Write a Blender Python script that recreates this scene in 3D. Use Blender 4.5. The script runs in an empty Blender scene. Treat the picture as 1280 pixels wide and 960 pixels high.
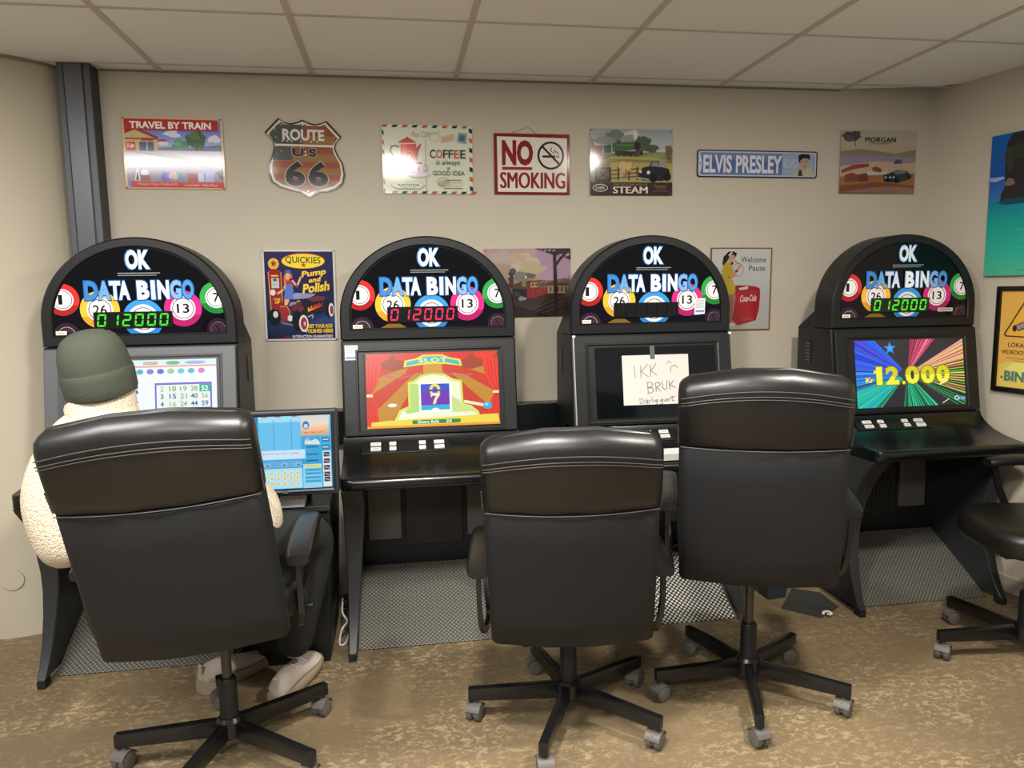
import bpy, bmesh, math, random
from mathutils import Vector, Matrix, Euler
random.seed(7)
SC = bpy.context.scene
COL = SC.collection
R = math.radians
PI = math.pi

# ------------------------------------------------------------------ camera, world, lights, exposure
cam = bpy.data.cameras.new('camera'); cam.lens = 36*930/1280; cam.sensor_width = 36
cam.clip_start = .05
co = bpy.data.objects.new('camera', cam); COL.objects.link(co); SC.camera = co
right = Vector((0.98809, -0.03389, 0.15012)); down = None
Yd = Vector((-145, -115, 930)).normalized()
Xd = Vector((6100, -208, 930)); Xd = (Xd-Yd*Xd.dot(Yd)).normalized()
Zd = Xd.cross(Yd)
if Zd.y > 0: Zd = -Zd
# rows of the world->camera matrix are the camera axes in the world
cx = Vector((Xd.x, Yd.x, Zd.x)); cy = Vector((Xd.y, Yd.y, Zd.y)); cz = Vector((Xd.z, Yd.z, Zd.z))
M = Matrix.Identity(4)
for i in range(3):
    M[i][0] = cx[i]; M[i][1] = -cy[i]; M[i][2] = -cz[i]
M[2][3] = 1.37
co.matrix_world = M

SC.view_settings.view_transform = 'Standard'
SC.view_settings.look = 'None'
SC.view_settings.gamma = 1
SC.view_settings.use_curve_mapping = False
SC.view_settings.exposure = 0.0

w = bpy.data.worlds.new('room_light'); SC.world = w; w.use_nodes = True
w.node_tree.nodes['Background'].inputs[0].default_value = (.99, .985, .975, 1)
w.node_tree.nodes['Background'].inputs[1].default_value = .36

def area(name, loc, sx, sy, power, col, shape='RECTANGLE', spread=180):
    l = bpy.data.lights.new(name, 'AREA'); l.shape = shape; l.size = sx
    if shape in ('RECTANGLE', 'ELLIPSE'): l.size_y = sy
    l.energy = power; l.color = col; l.spread = R(spread)
    o = bpy.data.objects.new(name, l); COL.objects.link(o); o.location = loc
    return o
area('ceiling_panel_light', (-1.45, 1.14, 2.265), 1.2, .6, 76, (1, .98, .95))
area('ceiling_downlight', (.03, 1.16, 2.268), .24, .24, 64, (1, .95, .89), 'DISK')
area('ceiling_downlight', (1.35, 1.40, 2.268), .16, .16, 46, (1, .94, .87), 'DISK')
area('rear_fill_light', (-.6, -.65, 2.265), 1.2, .6, 100, (1, .965, .92))  # unseen fill added behind the camera to brighten the foreground

# ------------------------------------------------------------------ helpers
def lin(h):
    h = h.lstrip('#'); out = []
    for i in (0, 2, 4):
        c = int(h[i:i+2], 16)/255
        out.append(c/12.92 if c <= .04045 else ((c+.055)/1.055)**2.4)
    return (*out, 1)
MATS = {}
def mat(name, hexc, rough=.5, metal=0, bump=None, spec=.5, coat=0, var=None):
    if name in MATS: return MATS[name]
    m = bpy.data.materials.new(name); m.use_nodes = True; MATS[name] = m
    nt = m.node_tree; b = nt.nodes['Principled BSDF']
    b.inputs['Base Color'].default_value = lin(hexc); b.inputs['Roughness'].default_value = rough
    b.inputs['Metallic'].default_value = metal; b.inputs['Specular IOR Level'].default_value = spec
    b.inputs['Coat Weight'].default_value = coat
    tc = nt.nodes.new('ShaderNodeTexCoord')
    if bump:
        n = nt.nodes.new('ShaderNodeTexNoise'); n.inputs['Scale'].default_value = bump[0]; n.inputs['Detail'].default_value = 3
        nt.links.new(tc.outputs['Object'], n.inputs['Vector'])
        bp = nt.nodes.new('ShaderNodeBump'); bp.inputs['Strength'].default_value = bump[1]; bp.inputs['Distance'].default_value = bump[2] if len(bump) > 2 else .002
        nt.links.new(n.outputs['Fac'], bp.inputs['Height']); nt.links.new(bp.outputs['Normal'], b.inputs['Normal'])
    if var:
        n = nt.nodes.new('ShaderNodeTexNoise'); n.inputs['Scale'].default_value = var[1]; n.inputs['Detail'].default_value = 5
        nt.links.new(tc.outputs['Object'], n.inputs['Vector'])
        r = nt.nodes.new('ShaderNodeValToRGB'); r.color_ramp.elements[0].position = .35; r.color_ramp.elements[1].position = .65
        r.color_ramp.elements[0].color = lin(hexc); r.color_ramp.elements[1].color = lin(var[0])
        nt.links.new(n.outputs['Fac'], r.inputs['Fac']); nt.links.new(r.outputs['Color'], b.inputs['Base Color'])
    return m
def colmat(name, rough, emit=0, spec=.5, metal=0, coat=0):
    if name in MATS: return MATS[name]
    m = bpy.data.materials.new(name); m.use_nodes = True; MATS[name] = m
    nt = m.node_tree; b = nt.nodes['Principled BSDF']
    a = nt.nodes.new('ShaderNodeAttribute'); a.attribute_name = 'Col'
    b.inputs['Roughness'].default_value = rough; b.inputs['Specular IOR Level'].default_value = spec
    b.inputs['Metallic'].default_value = metal; b.inputs['Coat Weight'].default_value = coat
    if emit:
        b.inputs['Base Color'].default_value = (.01, .01, .01, 1)
        nt.links.new(a.outputs['Color'], b.inputs['Emission Color']); b.inputs['Emission Strength'].default_value = emit
    else:
        nt.links.new(a.outputs['Color'], b.inputs['Base Color'])
    return m

def tag(o, label, cat, group=None, kind=None):
    if label: o['label'] = label
    if cat: o['category'] = cat
    if group: o['group'] = group
    if kind: o['kind'] = kind
    return o
def empty(name, loc, rz=0):
    o = bpy.data.objects.new(name, None); COL.objects.link(o); o.location = loc; o.rotation_euler = (0, 0, rz)
    o.empty_display_size = .1
    return o
def link(name, bm, m, parent=None, loc=None, rot=None, smooth=None):
    bmesh.ops.recalc_face_normals(bm, faces=bm.faces)
    me = bpy.data.meshes.new(name); bm.to_mesh(me); bm.free()
    me.materials.append(m)
    o = bpy.data.objects.new(name, me); COL.objects.link(o)
    if parent: o.parent = parent
    if loc: o.location = loc
    if rot: o.rotation_euler = rot
    if smooth:
        for p in me.polygons: p.use_smooth = True
        me.set_sharp_from_angle(angle=R(smooth))
    return o
def struct(name, bm, m, **k):
    o = link(name, bm, m, **k); o['kind'] = 'structure'; return o

def box(bm, x0, x1, y0, y1, z0, z1, bev=0, seg=2):
    r = bmesh.ops.create_cube(bm, size=1); vs = r['verts']
    for v in vs:
        v.co = Vector(((x0+x1)/2+v.co.x*(x1-x0), (y0+y1)/2+v.co.y*(y1-y0), (z0+z1)/2+v.co.z*(z1-z0)))
    if bev:
        es = list({e for v in vs for e in v.link_edges})
        r2 = bmesh.ops.bevel(bm, geom=es, offset=bev, segments=seg, profile=.5, affect='EDGES')
        vs = list(set(r2['verts']) | {v for v in vs if v.is_valid})
    return vs
def B(*a, **k):
    bm = bmesh.new(); box(bm, *a, **k); return bm
def xf(bm, vs, m):
    bmesh.ops.transform(bm, matrix=m, verts=[v for v in vs if v.is_valid])
def loft(bm, loops, cap=True, closed=True):
    L = [[bm.verts.new(p) for p in lp] for lp in loops]
    n = len(L[0])
    for a, b in zip(L, L[1:]):
        for i in range(n if closed else n-1):
            j = (i+1) % n
            bm.faces.new((a[i], a[j], b[j], b[i]))
    if cap:
        bm.faces.new(L[0][::-1]); bm.faces.new(L[-1])
    return [v for l in L for v in l]
def extx(bm, prof, x0, x1):            # profile of (y, z) pulled along x
    return loft(bm, [[(x0, y, z) for y, z in prof], [(x1, y, z) for y, z in prof]])
def bevel_all(bm, off, seg=2, ang=30):
    bm.normal_update()
    es = [e for e in bm.edges if len(e.link_faces) == 2 and e.calc_face_angle(0) > R(ang)]
    bmesh.ops.bevel(bm, geom=es, offset=off, segments=seg, profile=.5, affect='EDGES')
def lathe(bm, prof, n=24, axis='Z', at=(0, 0, 0)):  # (radius, height)
    loops = []
    for r, h in prof:
        lp = []
        for i in range(n):
            a = 2*PI*i/n
            c, s = math.cos(a)*max(r, 1e-4), math.sin(a)*max(r, 1e-4)
            p = {'Z': (c, s, h), 'X': (h, c, s), 'Y': (c, h, s)}[axis]
            lp.append((p[0]+at[0], p[1]+at[1], p[2]+at[2]))
        loops.append(lp)
    return loft(bm, loops)
def sweep(bm, path, w_, t_, up=(0, 0, 1), rnd=0, n=10, scale=None):
    """rectangular (or round when rnd) section along a polyline"""
    pts = [Vector(p) for p in path]; loops = []
    for i, p in enumerate(pts):
        d = (pts[min(i+1, len(pts)-1)]-pts[max(i-1, 0)]).normalized()
        u = Vector(up); s = d.cross(u)
        if s.length < 1e-3: s = d.cross(Vector((1, 0, 0)))
        s.normalize(); u = s.cross(d).normalized()
        k = scale[i] if scale else 1
        if rnd:
            loops.append([p+s*(math.cos(2*PI*a/n)*w_*k)+u*(math.sin(2*PI*a/n)*t_*k) for a in range(n)])
        else:
            loops.append([p+s*(a*w_/2*k)+u*(b*t_/2*k) for a, b in ((-1, -1), (1, -1), (1, 1), (-1, 1))])
    return loft(bm, loops)
def smooth_path(pts, n=6):
    """Catmull-Rom through the points"""
    P = [Vector(p) for p in pts]; out = []
    for i in range(len(P)-1):
        a, b, c, d = P[max(i-1, 0)], P[i], P[i+1], P[min(i+2, len(P)-1)]
        for k in range(n):
            t = k/n
            out.append(.5*((2*b)+(c-a)*t+(2*a-5*b+4*c-d)*t*t+(3*b-a-3*c+d)*t**3))
    out.append(P[-1]); return out

# ---------------------------------------------------------------- lettering and flat print
TXT = {}
def text_faces(s, bold=0, spacing=1):
    key = (s, bold, spacing)
    if key in TXT: return TXT[key]
    cu = bpy.data.curves.new('t', 'FONT'); cu.body = s; cu.offset = bold; cu.space_character = spacing; cu.resolution_u = 3
    o = bpy.data.objects.new('t', cu); COL.objects.link(o)
    dg = bpy.context.evaluated_depsgraph_get(); dg.update()
    me = bpy.data.meshes.new_from_object(o.evaluated_get(dg))
    v = [(x.co.x, x.co.y) for x in me.vertices]
    fs = [[v[i] for i in p.vertices] for p in me.polygons]
    bpy.data.objects.remove(o); bpy.data.curves.remove(cu); bpy.data.meshes.remove(me)
    xs = [p[0] for p in v]; ys = [p[1] for p in v]
    TXT[key] = (fs, min(xs), min(ys), max(xs)-min(xs), max(ys)-min(ys))
    return TXT[key]
def clip_poly(pts, clip):
    out = pts
    n = len(clip)
    for i in range(n):
        a, b = clip[i], clip[(i+1) % n]; inp, out = out, []
        if not inp: return []
        side = lambda p: (b[0]-a[0])*(p[1]-a[1])-(b[1]-a[1])*(p[0]-a[0])
        for j in range(len(inp)):
            p, q = inp[j-1], inp[j]; sp, sq = side(p), side(q)
            if sq >= 0:
                if sp < 0: t = sp/(sp-sq); out.append((p[0]+(q[0]-p[0])*t, p[1]+(q[1]-p[1])*t))
                out.append(q)
            elif sp >= 0:
                t = sp/(sp-sq); out.append((p[0]+(q[0]-p[0])*t, p[1]+(q[1]-p[1])*t))
    return out
class Canvas:
    """flat print in the XZ plane facing -Y; drawn in source units, y downwards"""
    def __init__(s, W, H, src, step=.00009):
        s.W, s.H, s.src = W, H, src; s.bm = bmesh.new(); s.cl = s.bm.loops.layers.float_color.new('Col')
        s.d = 0; s.step = step; s.clip = None
    def uv(s, p):
        x0, y0, x1, y1 = s.src
        return ((p[0]-x0)/(x1-x0)-.5)*s.W, (.5-(p[1]-y0)/(y1-y0))*s.H
    def raw(s, pts, col):
        cols = col if isinstance(col, list) else None
        if s.clip:
            pts = clip_poly(pts, s.clip)
        if len(pts) < 3: return
        f = s.bm.faces.new([s.bm.verts.new((x, -s.d, z)) for x, z in pts])
        for i, l in enumerate(f.loops):
            l[s.cl] = lin(cols[i % len(cols)]) if (cols and not s.clip) else lin(cols[0] if cols else col)
    def up(s): s.d += s.step
    def poly(s, pts, col): s.up(); s.raw([s.uv(p) for p in pts], col)
    def rect(s, x0, y0, x1, y1, col): s.poly([(x0, y0), (x1, y0), (x1, y1), (x0, y1)], col)
    def vgrad(s, x0, y0, x1, y1, stops):      # a printed run of bands, y positions 0..1
        s.up()
        for (a, ca), (b, cb) in zip(stops, stops[1:]):
            ya, yb = y0+(y1-y0)*a, y0+(y1-y0)*b
            s.raw([s.uv(p) for p in ((x0, ya), (x1, ya), (x1, yb), (x0, yb))], [ca, ca, cb, cb])
    def ell(s, cx, cy, rx, ry, col, n=36, a0=0):
        s.poly([(cx+rx*math.cos(a0+2*PI*i/n), cy+ry*math.sin(a0+2*PI*i/n)) for i in range(n)], col)
    def ring(s, cx, cy, rx, ry, w, col, n=48):
        s.up()
        for i in range(n):
            a, b = 2*PI*i/n, 2*PI*(i+1)/n
            s.raw([s.uv(p) for p in ((cx+rx*math.cos(a), cy+ry*math.sin(a)), (cx+rx*math.cos(b), cy+ry*math.sin(b)),
                  (cx+(rx-w)*math.cos(b), cy+(ry-w)*math.sin(b)), (cx+(rx-w)*math.cos(a), cy+(ry-w)*math.sin(a)))], col)
    def line(s, pts, w, col):
        s.up()
        for (xa, ya), (xb, yb) in zip(pts, pts[1:]):
            L = math.hypot(xb-xa, yb-ya) or 1; nx, ny = -(yb-ya)/L*w/2, (xb-xa)/L*w/2
            ex, ey = (xb-xa)/L*w*.3, (yb-ya)/L*w*.3
            s.raw([s.uv(p) for p in ((xa+nx-ex, ya+ny-ey), (xb+nx+ex, yb+ny+ey), (xb-nx+ex, yb-ny+ey), (xa-nx-ex, ya-ny-ey))], col)
    def blob(s, cx, cy, rx, ry, col, n=22, rough=.25, seed=0):
        rd = random.Random(seed+int(cx*7+cy*13)); ph = [rd.uniform(0, 6.28) for _ in range(4)]
        s.poly([(cx+rx*k*math.cos(a), cy+ry*k*math.sin(a)) for a, k in
                [(2*PI*i/n, 1+rough*(.5*math.sin(3*2*PI*i/n+ph[0])+.4*math.sin(5*2*PI*i/n+ph[1])+.3*math.sin(8*2*PI*i/n+ph[2]))) for i in range(n)]], col)
    def star(s, cx, cy, r, col, k=.42, n=5):
        s.poly([(cx+(r if i % 2 == 0 else r*k)*math.sin(PI*i/n), cy-(r if i % 2 == 0 else r*k)*math.cos(PI*i/n)) for i in range(2*n)], col)
    def text(s, t, x0, y0, x1, y1, col, bold=0, shear=0, rot=0, spacing=1, col2=None, fat=0):
        if fat:
            for k in (-1, -.5, .5, 1): s.text(t, x0+fat*k, y0, x1+fat*k, y1, col, 0, shear, rot, spacing, col2)
        fs, bx, by, bw, bh = text_faces(t, bold, spacing); s.up()
        ccx, ccy = (x0+x1)/2, (y0+y1)/2
        for f in fs:
            q = []; cols = []
            for x, y in f:
                u = (x-bx)/bw; v = (y-by)/bh
                px = x0+(x1-x0)*u+shear*(v-.5)*(y1-y0); py = y1-(y1-y0)*v
                if rot:
                    c_, s_ = math.cos(rot), math.sin(rot); dx, dy = px-ccx, py-ccy
                    px, py = ccx+dx*c_-dy*s_, ccy+dx*s_+dy*c_
                q.append(s.uv((px, py))); cols.append(col if v > .5 or not col2 else col2)
            s.raw(q, cols if col2 else col)
    def slab(s, th, col, pts=None):
        """the sheet the print lies on"""
        pts = [s.uv(p) for p in pts] if pts else [(-s.W/2, -s.H/2), (s.W/2, -s.H/2), (s.W/2, s.H/2), (-s.W/2, s.H/2)]
        n = len(pts)
        A = [s.bm.verts.new((x, 0, z)) for x, z in pts]; C = [s.bm.verts.new((x, th, z)) for x, z in pts]
        fs = [s.bm.faces.new(A), s.bm.faces.new(C[::-1])]
        for i in range(n):
            j = (i+1) % n; fs.append(s.bm.faces.new((A[i], C[i], C[j], A[j])))
        for f in fs:
            for l in f.loops: l[s.cl] = lin(col)
    def done(s, name, m, parent=None, loc=None, rot=None):
        me = bpy.data.meshes.new(name); s.bm.to_mesh(me); s.bm.free(); me.materials.append(m)
        o = bpy.data.objects.new(name, me); COL.objects.link(o)
        if parent: o.parent = parent
        if loc: o.location = loc
        if rot: o.rotation_euler = rot
        return o

# ---------------------------------------------------------------- materials
PLASTIC = mat('black_satin_plastic', '#141617', .42, bump=(260, .08, .001), spec=.38)
PLASTIC_DOOR = mat('black_door_metal', '#181a1b', .42, bump=(300, .06, .001), spec=.4)
GLARE_DOOR = mat('door_metal_painted_glare', '#58595c', .45, metal=.25, bump=(300, .05, .001))  # black door with the glare on it painted in as grey
GLOSSBLK = mat('gloss_black_worktop', '#0c0e0f', .22, bump=(120, .05, .001))
LEG = mat('charcoal_leg_paint', '#232527', .40)
RUBBER = mat('black_rubber', '#0b0b0b', .7)
LEATHER = mat('black_leather', '#121110', .36, bump=(420, .22, .0012))
FABRIC = mat('black_back_cloth', '#141517', .62, bump=(700, .3, .0008), spec=.35)
CHROMEBLK = mat('black_painted_steel', '#121212', .30)
CASTER = mat('grey_caster_plastic', '#5a5651', .5)
PIPING = mat('worn_piping', '#4c4946', .5)
SILVER = mat('silver_edge', '#b9bbbd', .35, metal=.6)
WHITEPL = mat('white_plastic', '#d8d8d4', .5)
PRINT = colmat('printed_tin', .10, spec=.42)
PRINT_GLOSS = colmat('printed_glass_panel', .10, spec=.22)
PAPER = colmat('paper_print', .8, spec=.2)
SCREEN = colmat('lit_screen', .25, emit=1.0)
LED = colmat('led_segments', .3, emit=1.25)
DARKGLASS = mat('dark_screen_glass', '#0b0f10', .10)

def wall_mat(name, hexc):
    m = mat(name, hexc, .72, bump=(90, .12, .002), spec=.3)
    return m
WALL = wall_mat('warm_beige_wall', '#bcb4a3')
WALLR = wall_mat('beige_side_wall', '#c0b7a6')
COLM = mat('cream_column_paint', '#b9b09c', .6, bump=(60, .06, .002), spec=.35)
def floor_mat():
    m = bpy.data.materials.new('mottled_brown_vinyl'); m.use_nodes = True; nt = m.node_tree; b = nt.nodes['Principled BSDF']
    tc = nt.nodes.new('ShaderNodeTexCoord')
    mp = nt.nodes.new('ShaderNodeMapping'); mp.inputs['Scale'].default_value = (1, 1.6, 1)
    nt.links.new(tc.outputs['Object'], mp.inputs['Vector'])
    def noise(sc, det, dist=0, rough=.6):
        n = nt.nodes.new('ShaderNodeTexNoise'); n.inputs['Scale'].default_value = sc; n.inputs['Detail'].default_value = det
        n.inputs['Distortion'].default_value = dist; n.inputs['Roughness'].default_value = rough
        nt.links.new(mp.outputs['Vector'], n.inputs['Vector']); return n
    def ramp(src, stops):
        r = nt.nodes.new('ShaderNodeValToRGB'); cr = r.color_ramp
        while len(cr.elements) < len(stops): cr.elements.new(.5)
        for e, (p, c) in zip(cr.elements, stops): e.position = p; e.color = c
        nt.links.new(src, r.inputs['Fac']); return r
    big = noise(1.3, 3); rb = ramp(big.outputs['Fac'], [(.35, lin('#6f6049')), (.65, lin('#816f53'))])
    n1 = noise(32, 9, .7, .76); msk = ramp(n1.outputs['Fac'], [(.515, (0, 0, 0, 1)), (.56, (1, 1, 1, 1))])
    n3 = noise(2.2, 4); m3 = ramp(n3.outputs['Fac'], [(.40, (.15, .15, .15, 1)), (.62, (1, 1, 1, 1))])
    mul = nt.nodes.new('ShaderNodeMath'); mul.operation = 'MULTIPLY'
    nt.links.new(msk.outputs['Color'], mul.inputs[0]); nt.links.new(m3.outputs['Color'], mul.inputs[1])
    mul2 = nt.nodes.new('ShaderNodeMath'); mul2.operation = 'MULTIPLY'; mul2.inputs[1].default_value = .85
    nt.links.new(mul.outputs[0], mul2.inputs[0])
    mx = nt.nodes.new('ShaderNodeMix'); mx.data_type = 'RGBA'
    nt.links.new(mul2.outputs[0], mx.inputs['Factor']); nt.links.new(rb.outputs['Color'], mx.inputs['A'])
    mx.inputs['B'].default_value = lin('#ad9872')
    n2 = noise(260, 2); r2 = ramp(n2.outputs['Fac'], [(.3, (.72, .72, .72, 1)), (.7, (1.08, 1.08, 1.08, 1))])
    m2 = nt.nodes.new('ShaderNodeMix'); m2.data_type = 'RGBA'; m2.blend_type = 'MULTIPLY'; m2.inputs['Factor'].default_value = .8
    nt.links.new(mx.outputs['Result'], m2.inputs['A']); nt.links.new(r2.outputs['Color'], m2.inputs['B'])
    nt.links.new(m2.outputs['Result'], b.inputs['Base Color'])
    b.inputs['Roughness'].default_value = .55
    bp = nt.nodes.new('ShaderNodeBump'); bp.inputs['Strength'].default_value = .15; bp.inputs['Distance'].default_value = .002
    nt.links.new(n2.outputs['Fac'], bp.inputs['Height']); nt.links.new(bp.outputs['Normal'], b.inputs['Normal'])
    return m
FLOOR = floor_mat()
def dots_mat(name, base, dot, pitch, size, metal=.6, rough=.38):
    """staggered raised studs on sheet metal, in object x and along-slope coordinates"""
    m = bpy.data.materials.new(name); m.use_nodes = True; nt = m.node_tree; b = nt.nodes['Principled BSDF']
    tc = nt.nodes.new('ShaderNodeTexCoord'); vo = nt.nodes.new('ShaderNodeTexVoronoi')
    mp = nt.nodes.new('ShaderNodeMapping'); mp.inputs['Rotation'].default_value = (0, 0, R(45)); mp.inputs['Scale'].default_value = (1/pitch, 1/pitch, 0)
    vo.voronoi_dimensions = '2D'; vo.inputs['Randomness'].default_value = 0; vo.inputs['Scale'].default_value = 1
    nt.links.new(tc.outputs['Object'], mp.inputs['Vector']); nt.links.new(mp.outputs['Vector'], vo.inputs['Vector'])
    r = nt.nodes.new('ShaderNodeValToRGB'); r.color_ramp.elements[0].position = size; r.color_ramp.elements[1].position = size+.14
    r.color_ramp.elements[0].color = lin(dot); r.color_ramp.elements[1].color = lin(base)
    nt.links.new(vo.outputs['Distance'], r.inputs['Fac']); nt.links.new(r.outputs['Color'], b.inputs['Base Color'])
    b.inputs['Metallic'].default_value = metal; b.inputs['Roughness'].default_value = rough
    iv = nt.nodes.new('ShaderNodeMath'); iv.operation = 'SUBTRACT'; iv.inputs[0].default_value = 1
    nt.links.new(vo.outputs['Distance'], iv.inputs[1])
    bp = nt.nodes.new('ShaderNodeBump'); bp.inputs['Strength'].default_value = .6; bp.inputs['Distance'].default_value = .003
    nt.links.new(iv.outputs[0], bp.inputs['Height']); nt.links.new(bp.outputs['Normal'], b.inputs['Normal'])
    return m
TREAD = dots_mat('studded_footplate', '#55534c', '#86847b', .0125, .22, .25)
PERF = dots_mat('bright_studded_footplate', '#35342f', '#dcdad0', .0145, .26, .25)

# ---------------------------------------------------------------- room shell
CEIL = 2.28; WY = 3.35
def rwx(y): return 2.566+.18*(WY-y)     # the right-hand wall runs slightly outwards
bm = bmesh.new(); vs = [bm.verts.new(p) for p in ((-3.4, -.6, 0), (4.2, -.6, 0), (4.2, 3.6, 0), (-3.4, 3.6, 0))]
bm.faces.new(vs); r = bmesh.ops.extrude_face_region(bm, geom=bm.faces[:]); bmesh.ops.translate(bm, vec=(0, 0, -.1), verts=[v for v in r['geom'] if isinstance(v, bmesh.types.BMVert)])
struct('floor', bm, FLOOR)
struct('wall_back', B(-3.4, 2.68, WY, WY+.12, 0, 2.5), WALL)
bm = bmesh.new(); loft(bm, [[(rwx(WY), WY, z), (rwx(-1.6), -1.6, z), (rwx(-1.6)+.12, -1.6, z), (rwx(WY)+.12, WY+.1, z)] for z in (0, 2.5)])
struct('wall_right', bm, WALLR)
bm = bmesh.new(); loft(bm, [[(rwx(WY), WY, z), (rwx(-1.6), -1.6, z), (rwx(-1.6)-.012, -1.6, z), (rwx(WY)-.012, WY, z)] for z in (0, .07)])
struct('baseboard_right', bm, mat('pale_grey_skirting', '#b6ae9c', .5))
# ceiling: suspended 60 cm tiles, one corner tile sits askew and leaves a dark gap
TILE = mat('grey_white_ceiling_tile', '#f3f1ee', .85, bump=(160, .25, .002), spec=.2)
GX = [-.919+.602*k for k in range(-4, 9)]; GY = [3.255-.6*k for k in range(0, 9)]
bm = bmesh.new()
pts = [(-3.4, -1.6), (4.2, -1.6), (4.2, WY+.01), (2.60, WY+.01), (2.61, 3.185), (2.50, 3.262), (2.10, WY-.012), (2.08, WY+.01), (-3.4, WY+.01)]
loft(bm, [[(x, y, CEIL) for x, y in pts], [(x, y, CEIL+.02) for x, y in pts]])
struct('ceiling', bm, TILE)
bm = bmesh.new()
for x in GX: box(bm, x-.011, x+.011, -1.6, WY, CEIL-.004, CEIL+.001)
for y in GY: box(bm, -3.4, 4.0, y-.0065, y+.0065, CEIL-.003, CEIL+.001)
struct('trim_1', bm, mat('ceiling_grid_bar', '#c6bfb2', .6))
struct('plenum_light_stop', B(-3.4, 4.2, -1.6, 3.6, 2.5, 2.55), mat('light_stop_dark', '#2a2826', .9))  # unseen slab added to stop world light leaking through the ceiling gap
struct('gap_shade_board', B(2.0, 2.75, 3.05, WY, CEIL+.022, CEIL+.035), mat('painted_gap_shade', '#0c0b0a', .9))  # black board added over the gap, painting in its shade
# black edge strip along the top of the back wall
struct('trim_2', B(-1.15, 2.09, WY-.006, WY, CEIL-.008, CEIL-.001), mat('wall_angle', '#7d766b', .6))
# cream round column at the left
bm = bmesh.new(); lathe(bm, [(.36, 0), (.36, CEIL)], 64, at=(-1.62, 3.50, 0))
struct('wall_left', bm, COLM, smooth=40)
bm = bmesh.new(); lathe(bm, [(.365, CEIL-.012), (.365, CEIL-.001)], 64, at=(-1.62, 3.50, 0))
struct('trim_3', bm, mat('column_top_joint', '#8c8476', .7), smooth=40)
bm = bmesh.new(); a_ = math.atan2(3.15-3.50, -1.563+1.62)
lathe(bm, [(0, -.006), (.038, -.006), (.042, -.002), (.042, .004), (0, .004)], 28, axis='X')
o = link('blanking_cap', bm, COLM, loc=(-1.62+.362*math.cos(a_), 3.50+.362*math.sin(a_), .245), rot=(0, 0, a_), smooth=40)
tag(o, 'round cream blanking cap low on the rounded cream column', 'cap')
# wall ledge between the machines
struct('trim_4', B(-.62, 1.98, 3.275, WY, .725, .862, bev=.004), mat('dark_green_black_ledge', '#0d1515', .25))
# grey vertical cable duct beside the column
t = empty('cable_duct', (-1.22, 3.30, 0)); tag(t, 'tall dark grey vertical cable duct between the cream column and the tin signs', 'cable duct')
DUCT = mat('dark_grey_duct', '#55575c', .42, metal=.3)
bm = B(-.061, .061, -.035, .05, 0, CEIL-.002, bev=.003); link('duct_body', bm, DUCT, t)
bm = B(-.033, .033, -.041, -.034, .0, CEIL-.004, bev=.002); link('duct_cover', bm, mat('duct_cover_grey', '#5f6166', .35, metal=.35), t)
for sx in (-1, 1):
    link('cover_seam', B(sx*.0365-.0012, sx*.0365+.0012, -.0375, -.034, 0, CEIL-.004), mat('duct_seam', '#2f3034', .5), t)
link('side_strip', B(.059, .0625, -.03, .05, 0, CEIL-.003), mat('duct_side', '#2b2c30', .5), t)

# ---------------------------------------------------------------- bingo machines
FACE_Y = 2.97
def arch_pts(hw, zb, zs, zt, n=40):      # counter-clockwise from the lower left, seen from the front
    p = [(-hw, zb), (hw, zb)]
    for i in range(n+1):
        a = PI*i/n; p.append((hw*math.cos(a), zs+(zt-zs)*math.sin(a)))
    return p
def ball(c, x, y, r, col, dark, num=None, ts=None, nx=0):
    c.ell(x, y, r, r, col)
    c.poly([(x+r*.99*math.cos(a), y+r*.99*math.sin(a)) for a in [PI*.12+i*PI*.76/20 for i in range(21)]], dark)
    c.ell(x, y, r*.66, r*.66, '#f4f0f2'); c.ring(x, y, r*.58, r*.58, r*.045, '#4a4450')
    c.ell(x, y, r*.535, r*.535, '#e9e4e4')
    if num:
        tw, th = ts; c.text(num, x-tw/2+nx, y-th/2, x+tw/2+nx, y+th/2, '#15151a', bold=.015)
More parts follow.
